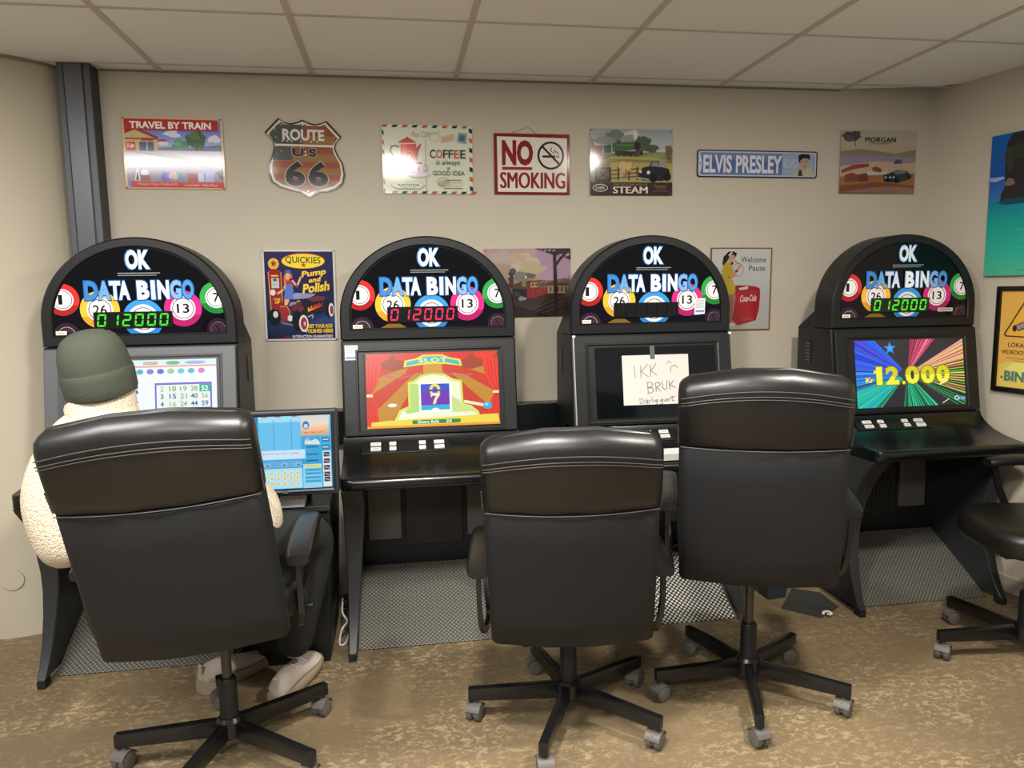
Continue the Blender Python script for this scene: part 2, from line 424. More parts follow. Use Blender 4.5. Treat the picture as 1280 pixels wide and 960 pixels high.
def marquee_print(root, seal=False, strip=False):
    c = Canvas(.602, .317, (140, 135, 818, 492))
    arch = [(x, z-1.3885) for x, z in arch_pts(.301, 1.23, 1.275, 1.547)]
    c.slab(.003, '#0b0c10', [(140+(x+.301)/.602*678, 492-(z+.1585)/.317*357) for x, z in arch])
    c.clip = arch
    c.rect(140, 135, 818, 492, '#0a0b0f')
    c.poly([(140, 400), (818, 400), (818, 492), (140, 492)], '#0d0a14')
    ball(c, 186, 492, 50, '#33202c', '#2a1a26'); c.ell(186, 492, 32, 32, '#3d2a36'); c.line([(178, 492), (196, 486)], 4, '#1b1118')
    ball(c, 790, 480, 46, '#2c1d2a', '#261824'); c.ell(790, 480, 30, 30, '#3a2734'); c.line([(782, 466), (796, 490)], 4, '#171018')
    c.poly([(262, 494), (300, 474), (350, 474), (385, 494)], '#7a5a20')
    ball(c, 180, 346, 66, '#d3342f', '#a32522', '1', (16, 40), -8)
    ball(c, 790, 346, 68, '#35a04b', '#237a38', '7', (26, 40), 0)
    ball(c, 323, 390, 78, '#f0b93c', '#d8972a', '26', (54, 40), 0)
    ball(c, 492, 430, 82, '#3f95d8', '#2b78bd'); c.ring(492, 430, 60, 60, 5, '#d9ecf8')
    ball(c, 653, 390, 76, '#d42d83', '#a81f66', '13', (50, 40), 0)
    # headline lettering: blue at both ends, white in the middle
    c.text('OK', 433, 140, 538, 228, '#3f7fbd', bold=.07); c.text('OK', 438, 144, 533, 224, '#dce8f2', bold=.05)
    c.line([(405, 240), (570, 240)], 4, '#8d9196'); c.line([(405, 249), (555, 249)], 4, '#7d8187')
    xs = [268, 322, 370, 412, 476, 538, 560, 606, 652, 700]
    cols = ['#3f83cf', '#6ba5dd', '#9cc4e8', '#bcd9f0', '#dce9f5', '#e6eff7', '#c7dff2', '#7fb2e2', '#4f93d8']
    tops = ['#7fb4e6', '#a3c9ec', '#c6def2', '#dcebf7', '#f2f7fb', '#f4f8fb', '#e3eff8', '#b2d2ef', '#8fbeea']
    L = [('D', 268, 322), ('A', 320, 372), ('T', 366, 412), ('A', 402, 448), ('B', 474, 524), ('I', 530, 548), ('N', 556, 604), ('G', 606, 652), ('O', 654, 702)]
    for k, (ch, a, b) in enumerate(L):
        c.text(ch, a-3, 267, b+3, 354, '#2a5f9e', bold=.075)
    for k, (ch, a, b) in enumerate(L):
        c.text(ch, a+1, 271, b-1, 350, tops[k] if 1 < k < 7 else cols[k], bold=.05)
    c.rect(146, 476, 188, 494, '#e9e3d6'); c.rect(152, 482, 180, 488, '#b8a890')
    if seal:
        c.poly([(690, 386), (742, 384), (740, 458), (688, 462)], '#dfe2e4')
        for k in range(5): c.line([(696, 396+k*8), (734, 395+k*8)], 3, '#9aa0a6')
        c.rect(694, 440, 736, 450, '#6f94b8')
    if strip:
        c.rect(660, 452, 742, 470, '#c9c2b2'); c.rect(668, 457, 734, 464, '#8f897c')
    return c.done('marquee_panel', PRINT_GLOSS, root, (0, .010, 1.3885))
SEG = {'0': 'abcdef', '1': 'bc', '2': 'abged', ' ': '', '8': 'abcdefg'}
def seven_seg(root, s, col):
    bm = B(-.139, .139, -.003, .004, -.031, .031, bev=.002)
    disp = link('number_display', bm, mat('display_black', '#060606', .2), root, (-.023, .0045, 1.281))
    lit = col is not None
    for k, ch in enumerate(s):
        c = Canvas(.270, .054, (0, 0, 270, 54))
        x0 = 5+k*43.8; wd, h = 33, 46; y0 = 4; g = 6
        def P(x, y): return (x0+x+(h-y)*.13, y0+y)
        S = {'a': [(3, 0), (wd-3, 0), (wd-3-g, g), (3+g, g)], 'd': [(3+g, h-g), (wd-3-g, h-g), (wd-3, h), (3, h)],
             'g': [(3, h/2), (3+g, h/2-g/2), (wd-3-g, h/2-g/2), (wd-3, h/2), (wd-3-g, h/2+g/2), (3+g, h/2+g/2)],
             'f': [(1.5, 2), (1.5+g, 2+g), (1.5+g, h/2-g/2-.5), (1.5, h/2-1)], 'b': [(wd-1.5-g, 2+g), (wd-1.5, 2), (wd-1.5, h/2-1), (wd-1.5-g, h/2-g/2-.5)],
             'e': [(1.5, h/2+1), (1.5+g, h/2+g/2+.5), (1.5+g, h-2-g), (1.5, h-2)], 'c': [(wd-1.5-g, h/2+g/2+.5), (wd-1.5, h/2+1), (wd-1.5, h-2), (wd-1.5-g, h-2-g)]}
        for q in 'abcdefg':
            on = q in SEG[ch]
            if lit and on: c.poly([P(*p) for p in S[q]], col)
            elif not lit: c.poly([P(*p) for p in S[q]], '#1a1a18')
        c.done('digit', LED if lit else PRINT, disp, (0, -.0032, 0))


# ---- the pictures on the screens
def scr_bingo(W, H):
    c = Canvas(W, H, (458, 440, 622, 533)); c.slab(.003, '#101010')
    c.rect(458, 440, 622, 533, '#f2f8fd')
    c.rect(458, 440, 622, 447, '#dff0f6'); c.rect(458, 447, 622, 449, '#f0a9a0')
    for k, cl in enumerate(['#8fd048', '#e9782d', '#7a55c8', '#e04b8f', '#31a5df', '#f0c030']): c.ell(500+k*5, 455, 3.2, 3, cl, 14)
    c.text('12.000', 487, 441, 510, 446, '#7cc85c', bold=.02); c.rect(540, 442, 556, 446, '#c9bda0')
    c.ell(573, 444, 8, 2.4, '#67c088'); c.ell(598, 444, 12, 2, '#a4b4e8')
    for k in range(7): c.ell(536+k*11.5, 454, 4, 3.2, ['#49b6c8', '#8c7ad6', '#6f6fd0', '#9ccf9a', '#7cc4d6', '#62bcd4', '#d97fd4'][k], 12)
    rd = random.Random(4)
    for r in range(5):
        for k in range(9):
            c.ell(470+k*7.6, 466+r*6, 3.6, 2.8, rd.choice(['#0d5ea8', '#12a4c4', '#0d4f98', '#e8e4f4', '#e8e4f4', '#c9b6d8']), 12)
            c.rect(469+k*7.6, 465.2+r*6, 471.4+k*7.6, 466.8+r*6, '#cfd8f0')
    c.rect(553, 468, 617, 499, '#7d6ed8'); c.rect(555, 470.5, 615, 498, '#ecf6ee')
    nums = [['2', '10', '19', '28', '52'], ['3', '15', '21', '40', '56'], ['4', '16', '24', '44', '59']]
    ncol = [['#8dbf7d', '#8a9f6a', '#8fb47c', '#8db07c', '#ffffff'], ['#4d5f80', '#3f7196', '#8fb47c', '#2f6f96', '#a8bf86'], ['#44557a', '#9fbf82', '#8fb47c', '#33629a', '#3f6c9c']]
    c.rect(603, 470.5, 615, 479.5, '#13b89a')
    for i in range(3):
        for j in range(5):
            x = 561+j*12; y = 475.3+i*9; wv = 2.6 if len(nums[i][j]) == 1 else 6.2
            c.text(nums[i][j], x-wv/1.6, y-3, x+wv/1.6, y+3, ncol[i][j], bold=.02)
    c.rect(545, 501, 617, 533, '#8f86e0'); c.rect(547, 503.5, 615, 533, '#eaf6e8')
    for j, s in enumerate(['7', '21', '33', '39', '51']):
        c.text(s, 554+j*12, 506, 561+j*12, 511.5, '#3d7a9f' if j == 4 else '#a6bf82', bold=.02)
    for j, s in enumerate(['8', '22', '34', '41', '57']): c.text(s, 554+j*12, 515, 561+j*12, 520.5, '#4d6a90', bold=.02)
    c.ell(520, 516, 17, 14, '#e9703a'); c.ell(520, 517, 12, 10.5, '#fff4ea'); c.text('18', 513, 510, 527, 524, '#e9703a', bold=.04)
    return c
def scr_slot(W, H):
    c = Canvas(W, H, (95, 62, 905, 512)); c.slab(.003, '#101010')
    c.rect(95, 62, 905, 512, '#5a2a20'); hw = W/2; hh = H/2; c.clip = [(-hw, -hh), (hw, -hh), (hw, hh), (-hw, hh)]
    n = 14
    for i in range(n):       # tent roof stripes spreading from the top
        a0, a1 = PI*(i/n), PI*((i+1)/n)
        col = '#d4351c' if i % 2 else '#c98a22'
        f = lambda a: (500-700*math.cos(a), 100+520*math.sin(a)*.95)
        c.poly([(500-20*math.cos(a0), 95), (500-20*math.cos(a1), 95), f(a1), f(a0)], col)
    c.poly([(95, 62), (905, 62), (905, 130), (740, 170), (500, 120), (260, 170), (95, 130)], '#a8401e')
    c.poly([(330, 200), (380, 62), (450, 62), (440, 180)], '#d63a1e'); c.poly([(560, 180), (552, 62), (640, 62), (690, 200)], '#d63a1e')
    c.poly([(440, 200), (450, 62), (552, 62), (560, 200)], '#d89a2a')
    for x in (310, 690):
        c.line([(x-120, 190), (x-60, 205), (x, 212), (x+50, 200)], 7, '#c9688a')
    for k in range(5):       # pelmet swags
        x0 = 95+k*162
        c.poly([(x0, 62), (x0+162, 62), (x0+135, 100), (x0+81, 118), (x0+27, 100)], '#f0371f' if k % 2 == 0 else '#e02c16')
    for sgn, bx in ((1, 95), (-1, 905)):       # side curtains
        c.poly([(bx, 100), (bx+sgn*95, 112), (bx+sgn*90, 180), (bx+sgn*60, 260), (bx+sgn*22, 315), (bx, 315)], '#f03a22')
        c.poly([(bx, 315), (bx+sgn*30, 315), (bx+sgn*62, 380), (bx+sgn*72, 470), (bx, 512)], '#e8331c')
        for q in (20, 45, 68): c.line([(bx+sgn*q, 112), (bx+sgn*q*.8, 210), (bx+sgn*q*.3, 308)], 4, '#c4220f')
        for q in (15, 35, 52): c.line([(bx+sgn*q*.4, 322), (bx+sgn*q*.8, 390), (bx+sgn*q, 470)], 4, '#c4220f')
        c.rect(min(bx, bx+sgn*38), 306, max(bx, bx+sgn*38), 322, '#f4e3c0')
    # name board
    c.poly([(322, 150), (330, 108), (400, 96), (440, 76), (560, 76), (610, 96), (672, 108), (682, 150), (590, 136), (500, 132), (412, 138)], '#f0e04a')
    c.poly([(338, 142), (344, 116), (410, 104), (448, 86), (552, 86), (602, 104), (658, 116), (668, 142), (590, 126), (500, 122), (412, 128)], '#1fc4c4')
    c.text('SLOT', 412, 94, 592, 124, '#e0c23c', bold=.05, spacing=1.15); c.text('SLOT', 415, 96, 589, 121, '#f4f0b0', bold=.02, spacing=1.15)
    # cabinet
    c.poly([(255, 470), (290, 405), (345, 385), (345, 238), (378, 232), (430, 196), (500, 188), (572, 196), (625, 226), (676, 236), (682, 380), (730, 392), (775, 430), (785, 470)], '#d8e86a')
    c.poly([(275, 470), (305, 415), (358, 396), (358, 250), (392, 242), (440, 208), (500, 200), (565, 208), (615, 238), (662, 248), (668, 392), (720, 404), (760, 440), (768, 470)], '#f3f8d8')
    c.poly([(358, 250), (410, 250), (410, 420), (340, 430), (320, 412), (358, 396)], '#b9dc7a'); c.poly([(610, 330), (662, 360), (668, 392), (720, 404), (750, 430), (612, 430)], '#cbe38c')
    c.rect(414, 248, 606, 420, '#f8fbf4'); c.rect(422, 254, 597, 412, '#6a22b4'); c.rect(422, 254, 597, 298, '#1550c8'); c.rect(422, 382, 597, 412, '#22b0d8')
    c.ell(508, 290, 34, 36, '#f0e04a'); c.ell(508, 294, 16, 24, '#1550c8'); c.rect(470, 288, 545, 300, '#4a2cc0')
    c.ell(509, 416, 26, 16, '#f0f4f0'); c.rect(470, 412, 548, 424, '#f8fbf4')
    c.poly([(480, 308), (540, 308), (540, 322), (520, 350), (512, 378), (492, 378), (500, 350), (514, 328), (492, 328), (488, 336), (480, 336)], '#e8a850'); c.poly([(484, 311), (536, 311), (536, 321), (516, 349), (508, 374), (496, 374), (503, 349), (517, 325), (490, 325), (487, 332), (484, 332)], '#fdf3cf')
    c.line([(690, 368), (830, 398)], 18, '#f4efc8'); c.ell(830, 396, 28, 22, '#23b4e4'); c.ell(824, 390, 12, 8, '#9fe0f6')
    c.ell(248, 376, 28, 11, '#fdf6ea')
    c.poly([(120, 512), (120, 475), (220, 468), (790, 450), (895, 448), (900, 495), (905, 512)], '#f2dc4a'); c.rect(95, 498, 905, 512, '#f0a028')
    c.rect(376, 470, 650, 494, '#1d8a3c'); c.ell(376, 482, 12, 12, '#1d8a3c'); c.ell(650, 482, 12, 12, '#1d8a3c')
    c.text('Ekstra Balls', 398, 472, 528, 491, '#f4fbf0', bold=.02); c.text('25', 570, 473, 606, 490, '#f4fbf0', bold=.03)
    return c
def scr_prize(W, H):
    c = Canvas(W, H, (90, 70, 815, 490)); c.slab(.003, '#101010'); c.rect(90, 70, 815, 490, '#26242e')
    hw = W/2; hh = H/2; c.clip = [(-hw, -hh), (hw, -hh), (hw, hh), (-hw, hh)]
    O = (430, 285); rd = random.Random(3)
    def fan(a0, a1, n, cols, fill=.85, r0=50):
        c.up()
        for i in range(n):
            a = R(a0+(a1-a0)*i/n); b = R(a0+(a1-a0)*(i+fill*rd.uniform(.6, 1.1))/n)
            c.raw([c.uv((O[0]+r*math.cos(t), O[1]-r*.8*math.sin(t))) for r, t in ((r0, a), (900, a), (900, b), (r0, b))], rd.choice(cols))
    fan(130, 190, 1, ['#1d3fd8'], 1, 10); fan(128, 186, 16, ['#2a55ee', '#1a34c0', '#3a6cf2', '#4a49d8', '#0e6cf0']); fan(176, 200, 6, ['#1f8af0', '#1aa0ea', '#0c5cc8'])
    fan(199, 236, 1, ['#0aa088'], 1, 20); fan(198, 236, 14, ['#10c890', '#08a8a8', '#20d8a0', '#0a8c78', '#18b4c8'])
    fan(262, 308, 13, ['#12b478', '#0c8c60', '#1fd090', '#0d6a50'], .8); fan(322, 334, 4, ['#1a8c50', '#2fae58'], .4)
    fan(54, 84, 10, ['#e84878', '#f06a90', '#c8305c', '#f58aa4']); fan(-24, 34, 18, ['#8fd03a', '#b8e04a', '#e0d850', '#5fb02c', '#f0b070', '#d86a60'], .6)
    fan(16, 36, 6, ['#f0a0a0', '#e86a70', '#f4c890'], .6)
    c.ell(O[0], O[1], 60, 34, '#3a2c40')
    c.star(322, 122, 42, '#2a8cf0'); c.star(322, 122, 24, '#4aa4f8')
    for ch, a, b in (('1', 222, 262), ('2', 285, 372), ('.', 392, 412), ('0', 415, 508), ('0', 518, 612), ('0', 622, 712)):
        y0, y1 = (236, 350) if ch != '.' else (328, 350)
        c.text(ch, a-5, y0-5, b+5, y1+5, '#6a7010', bold=.06); c.text(ch, a, y0, b, y1, '#d8d010', bold=.05, col2='#f6f23c')
    c.poly([(205, 262), (224, 252), (224, 275), (205, 280)], '#f0ea30'); c.text('Kr', 150, 302, 203, 334, '#f4e428', bold=.05)
    c.line([(640, 358), (690, 338)], 8, '#fff4d0'); c.line([(655, 476), (698, 452)], 5, '#d8e8c0')
    c.ring(752, 447, 17, 14, 6, '#cfe4fa'); c.text('rtiz', 768, 436, 810, 460, '#8fbcea', bold=.03)
    return c
def scr_off(W, H):
    c = Canvas(W, H, (0, 0, 100, 60)); c.slab(.003, '#06090a'); c.rect(0, 0, 100, 60, '#07090a'); return c

def machine(i, X, name_label, digits, led, screen_fn, door_m, seal=False, strip=False, sticker=False, edge=False, bolts=False, vent=False, emit=True):
    W = .345
    root = empty('bingo_machine', (X, FACE_Y, 0)); tag(root, name_label, 'gaming machine', 'bingo machines along the back wall')
    # hood with a rounded top and a recessed panel
    n = 40; bm = bmesh.new()
    O = lambda e, y: [(x*(1+0), y, z) for x, z in arch_pts(W-e, 1.186+e*.5, 1.275, 1.586-e, n)]
    I = lambda e, y: [(x, y, z) for x, z in arch_pts(.305-e, 1.226+e, 1.275, 1.551-e, n)]
    loft(bm, [O(.004, .145), O(0, .14), O(0, .008), O(.006, .0), I(-.004, .0), I(0, .004), I(0, .013)])
    link('marquee_hood', bm, PLASTIC, root, smooth=35)
    marquee_print(root, seal, strip); seven_seg(root, digits, led)
    if bolts:
        for a, b in ((.232, 1.497), (.253, 1.478)):
            bm = bmesh.new(); lathe(bm, [(0, -.004), (.005, -.003), (.0055, .001), (.003, .004), (0, .0045)], 12, axis='X')
            link('lock_bolt', bm, SILVER, root, (a, .03, b), (0, -.75, 0), smooth=40)
    # body behind the door
    bm = bmesh.new(); extx(bm, [(.006, 1.184), (.14, 1.184), (.14, 1.262), (.275, 1.185), (.275, .62), (.04, .62), (-.045, .80)], -W, W); bevel_all(bm, .004, 1)
    link('cabinet_body', bm, PLASTIC, root, smooth=30)
    # tilted door
    t = math.atan2(.060, .365); rot = (-t, 0, 0)
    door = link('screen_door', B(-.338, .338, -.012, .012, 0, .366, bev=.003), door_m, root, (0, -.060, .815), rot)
    if edge:
        link('door_edge_trim', B(-.3405, -.336, -.0145, .010, .004, .362), SILVER, door)
        for sx in (-1, 1): link('door_corner_clip', B(sx*.336-.006, sx*.336+.006, -.0155, -.009, .362, .3705), WHITEPL, door)
    bm = bmesh.new(); q = lambda hx, za, zb, y: [(-hx, y, za), (hx, y, za), (hx, y, zb), (-hx, y, zb)]
    loft(bm, [q(.290, .006, .337, -.0115), q(.288, .008, .335, -.016), q(.284, .012, .331, -.016), q(.278, .018, .325, -.0125), q(.262, .028, .318, -.0125)], cap=False)
    bz = link('screen_bezel', bm, mat('bezel_black', '#141516', .35) if door_m != GLARE_DOOR else mat('bezel_painted_glare', '#3f4043', .4), door)  # the grey bezel carries the same painted glare as its door
    c = screen_fn(.520, .292)
    c.done('screen', SCREEN if emit else DARKGLASS, door, (.008, -.0128, .172))
    if sticker:
        s = Canvas(.05, .058, (0, 0, 50, 58)); s.slab(.0006, '#cfd5da'); s.rect(0, 0, 50, 58, '#cfd5da')
        for k in range(5): s.line([(7, 8+k*6), (43, 8+k*6)], 2.5, '#9aa2aa')
        s.rect(3, 44, 47, 54, '#7c9cbc')
        o = s.done('sticker', PAPER, door, (-.305, -.0128, .325)); o['label'] = 'small white and blue paper sticker'
    # worktop that runs up into the door in one curve, with rounded front corners
    prof = [(-.06, .812), (-.072, .790), (-.09, .773), (-.115, .757), (-.15, .741), (-.20, .728), (-.26, .719), (-.32, .715), (-.338, .713), (-.347, .706), (-.35, .695), (-.347, .681), (-.338, .673), (-.32, .671), (-.1, .664), (.1, .66), (.1, .80)]
    loops = []; r_ = .045
    for x in [-W, -W+.003, -W+.01, -W+.022, -W+.045, -.2, 0, .2, W-.045, W-.022, W-.01, W-.003, W]:
        dx = max(0, abs(x)-(W-r_)); lim = -.35+r_-math.sqrt(max(0, r_*r_-dx*dx))
        loops.append([(x, max(y, lim), z) for y, z in prof])
    bm = bmesh.new(); loft(bm, loops); link('worktop', bm, GLOSSBLK, root, smooth=40)
    # button plate and its eight keys
    sl = math.atan2(.018, .025)
    bp = link('button_plate', B(-.275, .065, -.030, .030, -.002, .004, bev=.001), mat('button_plate_black', '#101213', .35), root, (0, -.096, .7715), (sl, 0, 0))
    for r in range(2):
        for x, wd in ((-.222, .039), (-.157, .026), (-.043, .026), (.022, .039)):
            k = Canvas(wd, .017, (0, 0, 100, 50)); k.slab(.006, '#cfcdc6'); k.rect(3, 4, 97, 46, '#dedcd6')
            k.line([(16, 20), (84, 20)], 7, '#77756f'); k.line([(24, 33), (74, 33)], 6, '#8c8a84')
            lit = vent == 'lit' and r == 1 and x > 0
            o = k.done('button', SCREEN if lit else PRINT, bp, (x, .0125-r*.025, .0095), (-PI/2, 0, 0))
            if lit: o['label'] = 'button glowing pale blue'
    # apron, rear panel, doors and grille under the worktop
    link('apron', B(-.29, .29, -.10, -.08, .605, .668, bev=.003), LEG, root)
    link('rear_panel', B(-.315, .315, .195, .27, 0, .625), mat('inside_black', '#121212', .6), root)
    for sx, x0, x1 in ((-1, -.275, -.135), (1, .150, .285)):
        d = link('compartment_door', B(x0, x1, .176, .195, .312, .595, bev=.003), mat('compartment_grey', '#5f5c56', .55), root)
        bm = bmesh.new(); xm = (x0+x1)/2
        loft(bm, [[(xm+.032*math.cos(a)*(1 if abs(math.cos(a)) > .3 else 1), y, .56+.013*math.sin(a)) for a in [2*PI*k/24 for k in range(24)]] for y in (.1745, .177)])
        link('grip_hole', bm, RUBBER, d)
    bm = bmesh.new(); box(bm, -.115, .13, .184, .196, .28, .60, bev=.002)
    for k in range(12): box(bm, -.100+k*.0185, -.094+k*.0185, .181, .186, .30, .585)
    link('ventilation_grille', bm, mat('grille_black', '#1d1c1a', .5), root)
    # curved side panels that are also the legs
    pr = [(.27, .664), (-.325, .668), (-.312, .648), (-.265, .60), (-.225, .535), (-.195, .46), (-.178, .385), (-.176, .32), (-.190, .23), (-.218, .14), (-.250, .07), (-.280, .03), (-.240, .03), (.27, .012)]
    for s_ in (-1, 1):
        bm = bmesh.new()
        th = lambda z, y: .030+.048*min(1, max(0, z-.03)/.55)
        a = [(s_*W*.998, y, z) for y, z in pr]; b = [(s_*(W-th(z, y)), y, z) for y, z in pr]
        loft(bm, [a, b]); bevel_all(bm, .003, 1, 40)
        sp = link('side_panel', bm, LEG, root, smooth=35)
        link('leg_foot', B(s_*W-.031*(s_ > 0)+.001, s_*W+.031*(s_ < 0)-.001, -.281, -.236, 0, .031, bev=.003), RUBBER, sp)
        link('leg_foot', B(s_*W-.031*(s_ > 0)+.001, s_*W+.031*(s_ < 0)-.001, .22, .265, 0, .014, bev=.003), RUBBER, sp)
    # sloping studded foot plate
    ang = math.atan2(.205, .345); ln = math.hypot(.205, .345)
    fp = link('footplate', B(-.308, .308, 0, ln, -.003, .003, bev=.001), PERF if edge else TREAD, root, (0, -.195, .004), (ang, 0, 0))
    for s_ in (-1, 1):
        link('edge_strip', B(s_*.308-.004, s_*.308+.004, 0, ln, -.004, .006), mat('plate_edge_steel', '#77746c', .4, metal=.6), fp)
    # slotted vent on the outer side of the cabinet
    for s_ in (-1, 1):
        bm = bmesh.new(); box(bm, s_*W-.003, s_*W+.003, .155, .205, 1.02, 1.125, bev=.001)
        v_ = link('side_vent', bm, PLASTIC, root)
        for k in range(6):
            link('vent_slot', B(s_*W-.004, s_*W+.004, .163, .197, 1.032+k*.015, 1.037+k*.015), mat('slot_grey', '#55585a', .5), v_)
    return root, door
m1, d1 = machine(1, -.95, 'round-topped bingo machine with screen surround painted grey for glare, person in green beanie sits at it', '012000', '#3ce812', scr_bingo, GLARE_DOOR, bolts=True)
m2, d2 = machine(2, .125, 'round-topped bingo machine showing red circus curtains and pink-red number display', '012000', '#ff1560', scr_slot, PLASTIC_DOOR, sticker=True, bolts=True)
m3, d3 = machine(3, 1.045, 'switched-off round-topped bingo machine with blank display and paper notice taped on', '888888', None, scr_off, PLASTIC_DOOR, seal=True, edge=True, emit=False)
m4, d4 = machine(4, 2.2, 'round-topped bingo machine in the corner showing yellow 12.000 on its screen', '012000', '#3cf012', scr_prize, PLASTIC_DOOR, strip=True, vent='lit')

# notice taped to the dead machine
t_ = math.atan2(.060, .365)
c = Canvas(.285, .205, (408, 614, 698, 828)); c.slab(.0006, '#cbc9c3'); c.rect(408, 614, 698, 828, '#cccac4')
INK = '#77767a'
def hand(strokes, w=3.0):
    for s in strokes: c.line(s, w, INK)
hand([[(459, 658), (463, 712)], [(487, 660), (487, 710)], [(518, 655), (489, 684), (520, 708)], [(530, 656), (530, 708)], [(555, 652), (532, 682), (556, 702)]])
hand([[(600, 652), (608, 650)], [(610, 640), (620, 652)], [(618, 690), (619, 672), (626, 664), (638, 661), (650, 672)]])
hand([[(513, 732), (516, 778)], [(511, 735), (530, 732), (538, 740), (530, 752), (516, 755), (534, 756), (541, 766), (532, 776), (512, 780)],
      [(549, 735), (551, 774)], [(549, 737), (562, 733), (570, 741), (563, 751), (552, 754), (572, 772)], [(578, 730), (580, 756), (588, 766), (597, 762), (600, 728)],
      [(608, 728), (611, 766)], [(630, 726), (611, 746), (636, 758)]])
hand([[(477, 800), (479, 822)], [(476, 801), (490, 803), (494, 812), (488, 821), (478, 823)], [(510, 810), (502, 810), (500, 820), (509, 819), (511, 808), (512, 821)], [(503, 803), (507, 801)],
      [(517, 822), (518, 809), (526, 808)], [(531, 796), (533, 820)], [(540, 808), (541, 819)], [(552, 807), (545, 811), (550, 817), (554, 806), (553, 826), (545, 828)],
      [(572, 806), (566, 812), (572, 816), (576, 805), (575, 826), (566, 827)], [(582, 806), (584, 817)], [(592, 807), (590, 814), (597, 815), (599, 807), (592, 806)], [(604, 816), (605, 806), (611, 804)], [(618, 792), (619, 814), (628, 812)], [(612, 800), (632, 796)]], 2.2)
hand([[(650, 776), (655, 781)], [(660, 772), (666, 778)], [(672, 788), (660, 793), (658, 806), (668, 814), (676, 812)]], 2.6)
n_y = -.060+.186*math.sin(t_)-.0172*math.cos(t_); n_z = .815+.186*math.cos(t_)-.0172*math.sin(t_)
note = c.done('paper_notice', PAPER, None, (1.049, FACE_Y+n_y, n_z), (-t_, 0, 0)); tag(note, 'white sheet handwritten IKK BRUK taped on the dark machine screen', 'notice')
tp = link('tape', B(-.010, .010, -.0012, -.0004, -.02, .035), mat('clear_tape', '#5d6062', .25), note, (-.012, 0, .105))
# pale tray on the front of the dead machine's worktop
bm = bmesh.new(); loft(bm, [[(x0*.97, y0, .0), (x1*.97, y0, .0), (x1*.97, y1, .0), (x0*.97, y1, .0)] if False else [(x0, y0, z), (x1, y0, z), (x1, y1, z), (x0, y1, z)] for x0, x1, y0, y1, z in
     ((-.10, .10, -.045, .045, 0), (-.11, .11, -.05, .05, .026), (-.105, .105, -.046, .046, .026), (-.096, .096, -.042, .042, .004))])
o = link('tray', bm, mat('pale_grey_plastic', '#b9bab4', .5), None, (1.07, 2.69, .7195)); tag(o, 'pale grey plastic tray at the worktop edge of the switched-off machine', 'tray')

# ---------------------------------------------------------------- touch-screen terminal between the two left machines
t = empty('touch_terminal', (-.392, 2.66, 0)); tag(t, 'touch-screen terminal on a black pedestal between the two left bingo machines', 'terminal')
bm = bmesh.new(); loft(bm, [[(-.15, .055, 0), (.105, .055, 0), (.105, .45, 0), (-.15, .45, 0)], [(-.17, .02, .56), (.13, .02, .56), (.13, .45, .56), (-.17, .45, .56)], [(-.17, .03, .60), (.13, .03, .60), (.13, .45, .60), (-.17, .45, .60)]]); bevel_all(bm, .006)
link('pedestal', bm, PLASTIC, t)
link('pedestal_shelf', B(-.175, .135, -.02, .30, .60, .622, bev=.004), mat('shelf_dark_grey', '#2c3034', .35), t)
link('neck', B(-.06, .06, .06, .12, .62, .80, bev=.01), PLASTIC, t)
mon = link('monitor_case', B(-.180, .180, -.045, .02, -.148, .148, bev=.008, seg=3), mat('monitor_charcoal', '#2a2c31', .38), t, (-.006, -.02, .822), (R(-6), 0, 0))
bm = bmesh.new(); q = lambda hx, hz, y: [(-hx, y, -hz), (hx, y, -hz), (hx, y, hz), (-hx, y, hz)]
loft(bm, [q(.172, .140, -.045), q(.166, .134, -.049), q(.160, .128, -.0465)], cap=False); link('monitor_bezel', bm, mat('monitor_bezel', '#1d1f23', .35), mon)
c = Canvas(.318, .250, (700, 400, 1190, 795)); c.slab(.002, '#101010'); c.rect(700, 400, 1190, 795, '#3db2e4')
c.vgrad(700, 400, 1190, 795, [(0, '#8fd8f6'), (.15, '#58c0ee'), (.45, '#2fa8e0'), (.7, '#1d96cc'), (1, '#32b6dc')])
c.rect(700, 400, 818, 795, '#0f7fa6'); c.rect(822, 404, 1032, 590, '#63bdea'); c.rect(822, 404, 1032, 432, '#9adcf6')
for x in (896, 986): c.line([(x, 420), (x, 580)], 4, '#3f9cd0')
for x in (836, 905, 990): c.rect(x, 400, x+30, 405, '#d85a5a')
c.text('BET', 765, 415, 795, 422, '#e8f4fa', bold=.02)
for k, s in enumerate(('10', '20', '50')):
    c.ell(782, 451+k*51, 21, 21, '#f4e6b4'); c.ell(782, 451+k*51, 15, 15, '#f7d98a'); c.text(s, 773, 446+k*51, 791, 456+k*51, '#a05a28', bold=.03)
c.vgrad(1036, 400, 1180, 508, [(0, '#c8d4d8'), (.4, '#e9d9c4'), (.8, '#eeb184'), (1, '#e89a68')])
c.ell(1062, 452, 18, 22, '#2a7cc4'); c.ell(1062, 458, 10, 11, '#e4f0f8'); c.text('6', 1058, 452, 1066, 464, '#2a5f9c', bold=.02); c.rect(1038, 486, 1176, 500, '#e9a878')
for x in (1052, 1088, 1124): c.line([(x, 493), (x+22, 493)], 4, '#b86a44')
c.rect(1040, 515, 1132, 640, '#2fa2d6'); c.poly([(1052, 556), (1056, 532), (1072, 520), (1082, 540), (1110, 528), (1128, 542), (1132, 560)], '#d9dde0'); c.poly([(1060, 536), (1070, 524), (1076, 536)], '#8a8f96')
for y in (520, 562): c.rect(1140, y, 1182, y+28, '#1f7ca8'); c.line([(1148, y+14), (1174, y+14)], 5, '#cfe6f2')
for y in (572, 612, 646): c.line([(1062, y), (1120, y)], 6, '#16496e')
c.rect(1040, 664, 1136, 795, '#8fd0ee')
